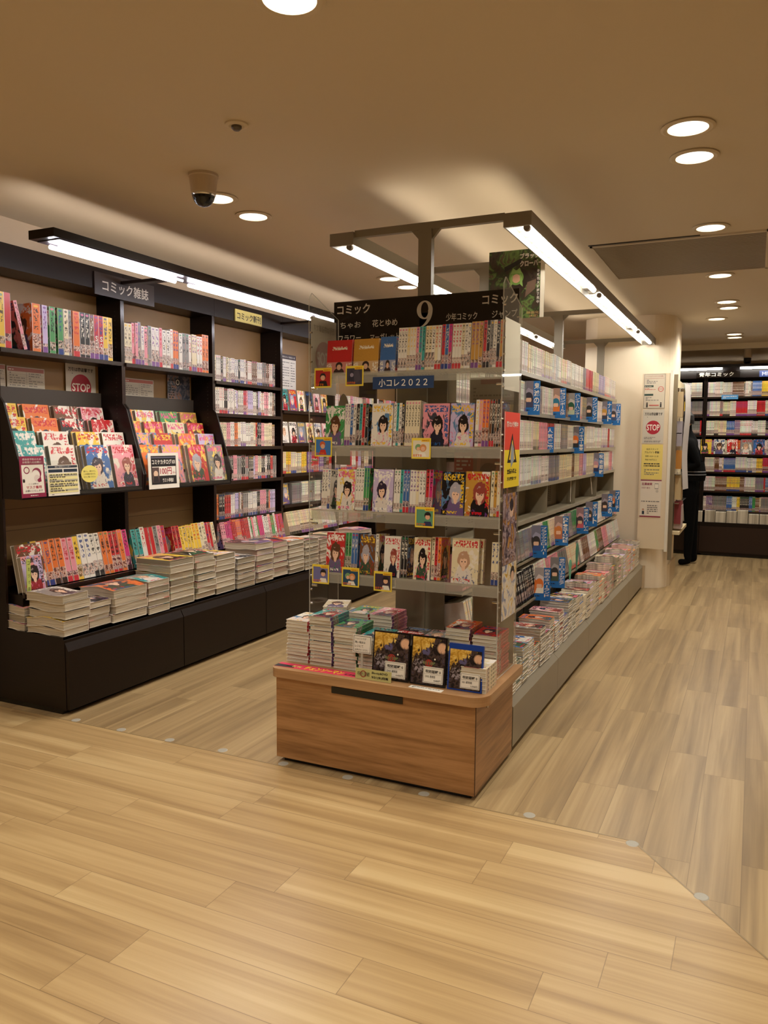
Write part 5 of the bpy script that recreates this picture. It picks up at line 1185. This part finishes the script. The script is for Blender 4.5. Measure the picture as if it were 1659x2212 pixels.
# rack panel on the far side of the pillar with hanging goods
L = (-.72, 8.6, 1.2)
t = empty('goods_rack', L, 'grey wall rack on the pillar side hung with packaged goods', 'goods rack')
MB().box((-.735, 8.02, .28), (-.700, 8.06, 2.06), mat('rack_grey', (126, 114, 92), .5)).build('side_upright', t, L)
MB().box((-.735, 8.06, .50), (-.720, 9.0, 2.03), mat('rack_cream', (216, 198, 160), .5)).build('back_board', t, L)
MB().box((-.720, 8.10, .52), (-.640, 8.98, .55), mat('rack_cream', (216, 198, 160), .5)).build('bottom_tray', t, L)
for z in (1.93, 1.5, 1.1, .82): MB().box((-.72, 8.12, z), (-.655, 8.96, z + .008), M_chrome).build('hook_rail', t, L)
o = MB()
for k in range(14):
    a = k / 14; b = (k + 1) / 14; f = lambda s: -.615 + .010 * math.sin(s * 7) + .012 * s
    z0 = 1.98 - a * 1.02; z1 = 1.98 - b * 1.02
    o.face([(f(a) - .03, 8.14, z0), (f(a), 8.40, z0), (f(b), 8.40, z1), (f(b) - .03, 8.14, z1)], ink((206, 200, 198)))
    o.face([(f(a) - .033, 8.141, z0), (f(b) - .033, 8.141, z1), (f(b) - .003, 8.401, z1), (f(a) - .003, 8.401, z0)], ink((196, 190, 186)))
tag(o.build('hanging_cloth'), 'long white printed cloth hanging from the rack by the dark figure', 'cloth')
for k, (z0, z1, c, lb) in enumerate(((1.66, 1.9, (216, 190, 150), 'cream boxed pack at the top of the pillar rack'), (1.38, 1.62, (176, 168, 178), 'pale lilac pack on the pillar rack'), (1.16, 1.34, (206, 140, 60), 'orange-banded pack on the pillar rack'), (.86, 1.10, (222, 196, 150), 'long cream pack in the middle of the pillar rack'), (.62, .84, (150, 60, 66), 'dark red clear-bagged pack low on the pillar rack'), (.57, .80, (196, 176, 176), 'crumpled clear bag of pale goods at rack bottom'))):
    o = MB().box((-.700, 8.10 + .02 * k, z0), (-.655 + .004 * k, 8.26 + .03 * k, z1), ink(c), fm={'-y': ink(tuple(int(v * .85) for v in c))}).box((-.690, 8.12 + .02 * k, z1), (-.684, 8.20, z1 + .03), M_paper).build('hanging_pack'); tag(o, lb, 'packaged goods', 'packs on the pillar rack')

# ------------------------------------------------------------------ back wall bookcase
BX0 = -1.25
L = (0, 10.9, 0)
bt = [.56, .81, 1.05, 1.27, 1.51, 1.75, 1.99]
for b in range(4):
    x0 = -1.508 + b * .90; x1 = x0 + .9
    nm = ['partly hidden behind the pillar', 'in the middle behind the dark figure', 'at the right edge', 'beyond the right edge']
    t = empty('bookcase', ((x0 + x1) / 2, 10.9, 0), 'dark bookcase on the back wall, %s' % nm[b], 'bookcase', 'back wall bookcases')
    O = ((x0 + x1) / 2, 10.9, 0)
    MB().box((x0 + .001, 10.64, .02), (x1 - .001, 11.05, .42), M_dark).build('base_cabinet', t, O)
    MB().box((x0 + .004, 10.634, .05), (x1 - .004, 10.640, .37), mat('brown_drawer', (40, 22, 16), .35)).build('drawer_front', t, O)
    MB().box((x0 + .03, 10.66, 0), (x1 - .03, 11.0, .02), M_black).build('toe_kick', t, O)
    for a in (x0 + .001, x1 - .021): MB().box((a, 10.80, .42), (a + .02, 11.04, 2.36), M_dark).build('side_panel', t, O)
    MB().box((x0 + .021, 11.03, .42), (x1 - .021, 11.045, 2.36), M_dark).build('back_panel', t, O)
    MB().box((x0, 10.79, 2.22), (x1, 10.80, 2.36), M_dark).build('fascia', t, O)
    for z in bt: MB().box((x0 + .0215, 10.805, z - .022), (x1 - .0215, 11.03, z - .001), M_dark, fm={'-y': M_darkedge}).build('shelf', t, O)
o = MB(); o.box((-1.5, 10.60, 2.335), (1.9, 10.70, 2.37), M_dark); o = o.build('light_rail'); tag(o, 'dark light rail in front of the back wall bookcases', 'light rail')
for a, b in ((-1.4, -.42), (-.22, .9), (1.0, 1.8)): MB().tube((a, 10.65, 2.322), (b, 10.65, 2.322), .011, M_tube).build('tube', o)
o = MB(); o.box((-.72, 10.755, 2.225), (-.22, 10.765, 2.30), M_sign); o = o.build('hanging_sign'); tag(o, 'black sign with silver lettering over the back wall bookcases', 'sign')
MB().text('青年コミック', frame((-.72, 10.7545, 2.225), '-y'), .03, .012, .40, .052, M_sigtxt, .0006, .015).build('lettering', o)
o = sheet('hanging_sign', frame((-.005, 10.78, 2.222), '-y'), .5, .075, ink((40, 60, 120)), [('t', 'MIRACLE', .06, .2, .5, .6, ink((170, 176, 200)), .02)]); tag(o, 'blue sign with pale lettering over back bookcases, cut by right edge', 'sign')
o = sheet('shelf_card', frame((-.42, 10.79, 1.955), '-y'), .19, .055, ink((80, 150, 206)), [('l', .1, .2, .8, .6, 2, WH)]); tag(o, 'light blue card on the top back bookcase shelf edge', 'card')
mass = MASS; r5 = random.Random(9)
PB = ['white', 'white', 'cream', 'grey', 'white', 'grey', 'black', 'white', 'blue', 'grey', 'white', 'yellow', 'white', 'red', 'grey', 'purple', 'white', 'brown', 'cream', 'green']
for b in range(4):
    x0 = -1.508 + b * .90
    for z in bt:
        row('', '', 'x', x0 + .025, x0 + .872, 10.81, z, .18, .12, (.0145, .019), PB, 0, mass, rng=r5, runs=(1, 9))
    for q in range(7):
        x = x0 + .06 + q * .125; n = r5.randint(8, 11); z = .421
        for i in range(n):
            mass.cur = (lin(CN[r5.choice(PB)]), 3.0); mass.box((x, 10.66, z), (x + .118, 10.80, z + .0135), M_page); z += .0143
tag(mass.build('shelved_comics', attrs=True), 'remaining comic rows on the grey shelving, far left bookcases and back wall', 'comic books', kind='stuff')
for j, cn in enumerate(['yellow', 'white', 'red', 'grey', 'blue']): 
    x = (-.575, -.42, -.27, -.11, .03)[j]
    faceout('-y', (x, 10.795), 1.273, .125, .185, .02, cn, 700 + j, '%s comic facing out, %s from left, fourth row of the back bookcase' % (cn, ordw(j + 1)), 'comics facing out on the back wall', .05)
c = (-.145, 10.72, 2.55)
t = empty('dome_camera', (-.145, 10.72, 2.52), 'small white and black camera above the back wall bookcases', 'security camera')
MB().lathe([(0, .1), (.045, .1), (.045, .0), (.040, -.01)], mat('camera_housing', (190, 172, 148), .5), (-.145, 10.72, 2.46), 20).build('housing', t, (-.145, 10.72, 2.52))
MB().lathe([(.044, -.002), (.044, -.05), (.025, -.08), (0, -.085)], M_black, (-.145, 10.72, 2.45), 20).build('dome', t, (-.145, 10.72, 2.52))

# ------------------------------------------------------------------ the dark-clothed person
def skin_body(name, joints, edges, mt, parent=None, lv=2):
    me = D.meshes.new(name); me.from_pydata([j[:3] for j in joints], edges, []); o = D.objects.new(name, me); COL.objects.link(o)
    sk_ = o.modifiers.new('s', 'SKIN'); me.skin_vertices or me.attributes
    for v, j in zip(me.skin_vertices[0].data, joints): v.radius = (j[3], j[4] if len(j) > 4 else j[3])
    me.skin_vertices[0].data[0].use_root = True
    sub = o.modifiers.new('u', 'SUBSURF'); sub.levels = lv; sub.render_levels = lv
    me.materials.append(mt)
    if parent: o.parent = parent; o.matrix_parent_inverse = Matrix.Translation(-parent.location)
    return o
px_, py_ = -.665, 9.75
cl = mat('black_coat', (7, 7, 8), .95, spec=.15); sk2 = mat('skin', (214, 170, 140), .5)
J = [(px_, py_, .93, .135, .11), (px_ - .01, py_, 1.15, .125, .10), (px_ - .03, py_ + .0, 1.36, .16, .11), (px_ - .05, py_, 1.47, .09, .08), (px_ - .06, py_, 1.53, .052), (px_ - .09, py_, 1.60, .075, .085), (px_ - .10, py_, 1.68, .072, .08),
     (px_ + .0, py_ - .09, .86, .088), (px_ + .01, py_ - .10, .50, .062), (px_ + .0, py_ - .10, .10, .045), (px_ + .02, py_ - .10, .045, .042), (px_ - .10, py_ - .11, .035, .036, .03),
     (px_ + .01, py_ + .09, .86, .088), (px_ + .03, py_ + .11, .50, .062), (px_ + .05, py_ + .11, .10, .045), (px_ + .07, py_ + .11, .045, .042), (px_ - .05, py_ + .12, .035, .036, .03),
     (px_ - .02, py_ - .19, 1.41, .058), (px_ + .09, py_ - .23, 1.16, .047), (px_ - .12, py_ - .20, 1.12, .036), (px_ - .20, py_ - .18, 1.15, .028, .02),
     (px_ - .02, py_ + .19, 1.41, .058), (px_ + .08, py_ + .24, 1.16, .047), (px_ - .12, py_ + .18, 1.12, .036), (px_ - .20, py_ + .16, 1.15, .028, .02)]
E_ = [(0, 1), (1, 2), (2, 3), (3, 4), (4, 5), (5, 6), (0, 7), (7, 8), (8, 9), (9, 10), (10, 11), (0, 12), (12, 13), (13, 14), (14, 15), (15, 16), (2, 17), (17, 18), (18, 19), (19, 20), (2, 21), (21, 22), (22, 23), (23, 24)]
pe = empty('person', (px_, py_, 0), 'person in black coat and trousers standing at the pillar rack, seen from behind the corner', 'person')
body = skin_body('body', J, E_, cl, pe)
hd = MB().lathe([(0, .12), (.05, .112), (.08, .07), (.088, .02), (.08, -.04), (.055, -.09), (.0, -.115)], sk2, (px_ - .10, py_, 1.645), 20).build('head', pe, (px_, py_, 0))
MB().lathe([(0, .128), (.055, .12), (.088, .075), (.096, .02), (.093, -.02)], mat('hair_black', (20, 16, 15), .6), (px_ - .085, py_, 1.65), 20).build('hair', pe, (px_, py_, 0))
for s_ in (-1, 1):
    bx = (px_ - .20, py_ + (-.18 if s_ < 0 else .16), 1.15)
    Jh = [(bx[0], bx[1], bx[2], .024, .014), (bx[0] - .05, bx[1], bx[2] + .01, .03, .013)]; Eh = [(0, 1)]
    for f, (dy, ln) in enumerate(((-.028, .055), (-.010, .066), (.010, .062), (.027, .048))):
        i0 = len(Jh); Jh += [(bx[0] - .07, bx[1] + dy, bx[2] + .012, .009), (bx[0] - .07 - ln * .5, bx[1] + dy, bx[2] + .008, .008), (bx[0] - .07 - ln * .9, bx[1] + dy * 1.05, bx[2] - .012, .007)]; Eh += [(1, i0), (i0, i0 + 1), (i0 + 1, i0 + 2)]
    i0 = len(Jh); Jh += [(bx[0] - .03, bx[1] + .036 * s_, bx[2], .010), (bx[0] - .055, bx[1] + .052 * s_, bx[2] - .006, .008)]; Eh += [(0, i0), (i0, i0 + 1)]
    skin_body('hand', Jh, Eh, sk2, pe, 1)
mb = MB(); n = 24
for i in range(n):
    a0, a1 = 2 * PI * i / n, 2 * PI * (i + 1) / n
    P = lambda a, r, z: (px_ + r[0] * math.cos(a), py_ + r[1] * math.sin(a), z)
    for (r0, z0, r1, z1, m_) in (((.135, .17), 1.20, (.155, .19), 1.09, cl), ((.156, .191), 1.09, (.158, .193), 1.08, ink((150, 150, 156))), ((.156, .191), 1.08, (.16, .20), 1.055, cl), ((.161, .201), 1.055, (.162, .202), 1.047, ink((150, 150, 156))), ((.16, .20), 1.047, (.15, .19), .98, cl)):
        mb.face([P(a0, r0, z0), P(a0, r1, z1), P(a1, r1, z1), P(a1, r0, z0)], m_)
mb.build('coat_hem', pe, (px_, py_, 0))
for o_ in list(D.objects):
    if o_.get('label') is None and o_.parent is None and o_.type == 'MESH' and o_.get('kind') is None: print('UNTAGGED', o_.name)
print('OBJECTS', len(D.objects))
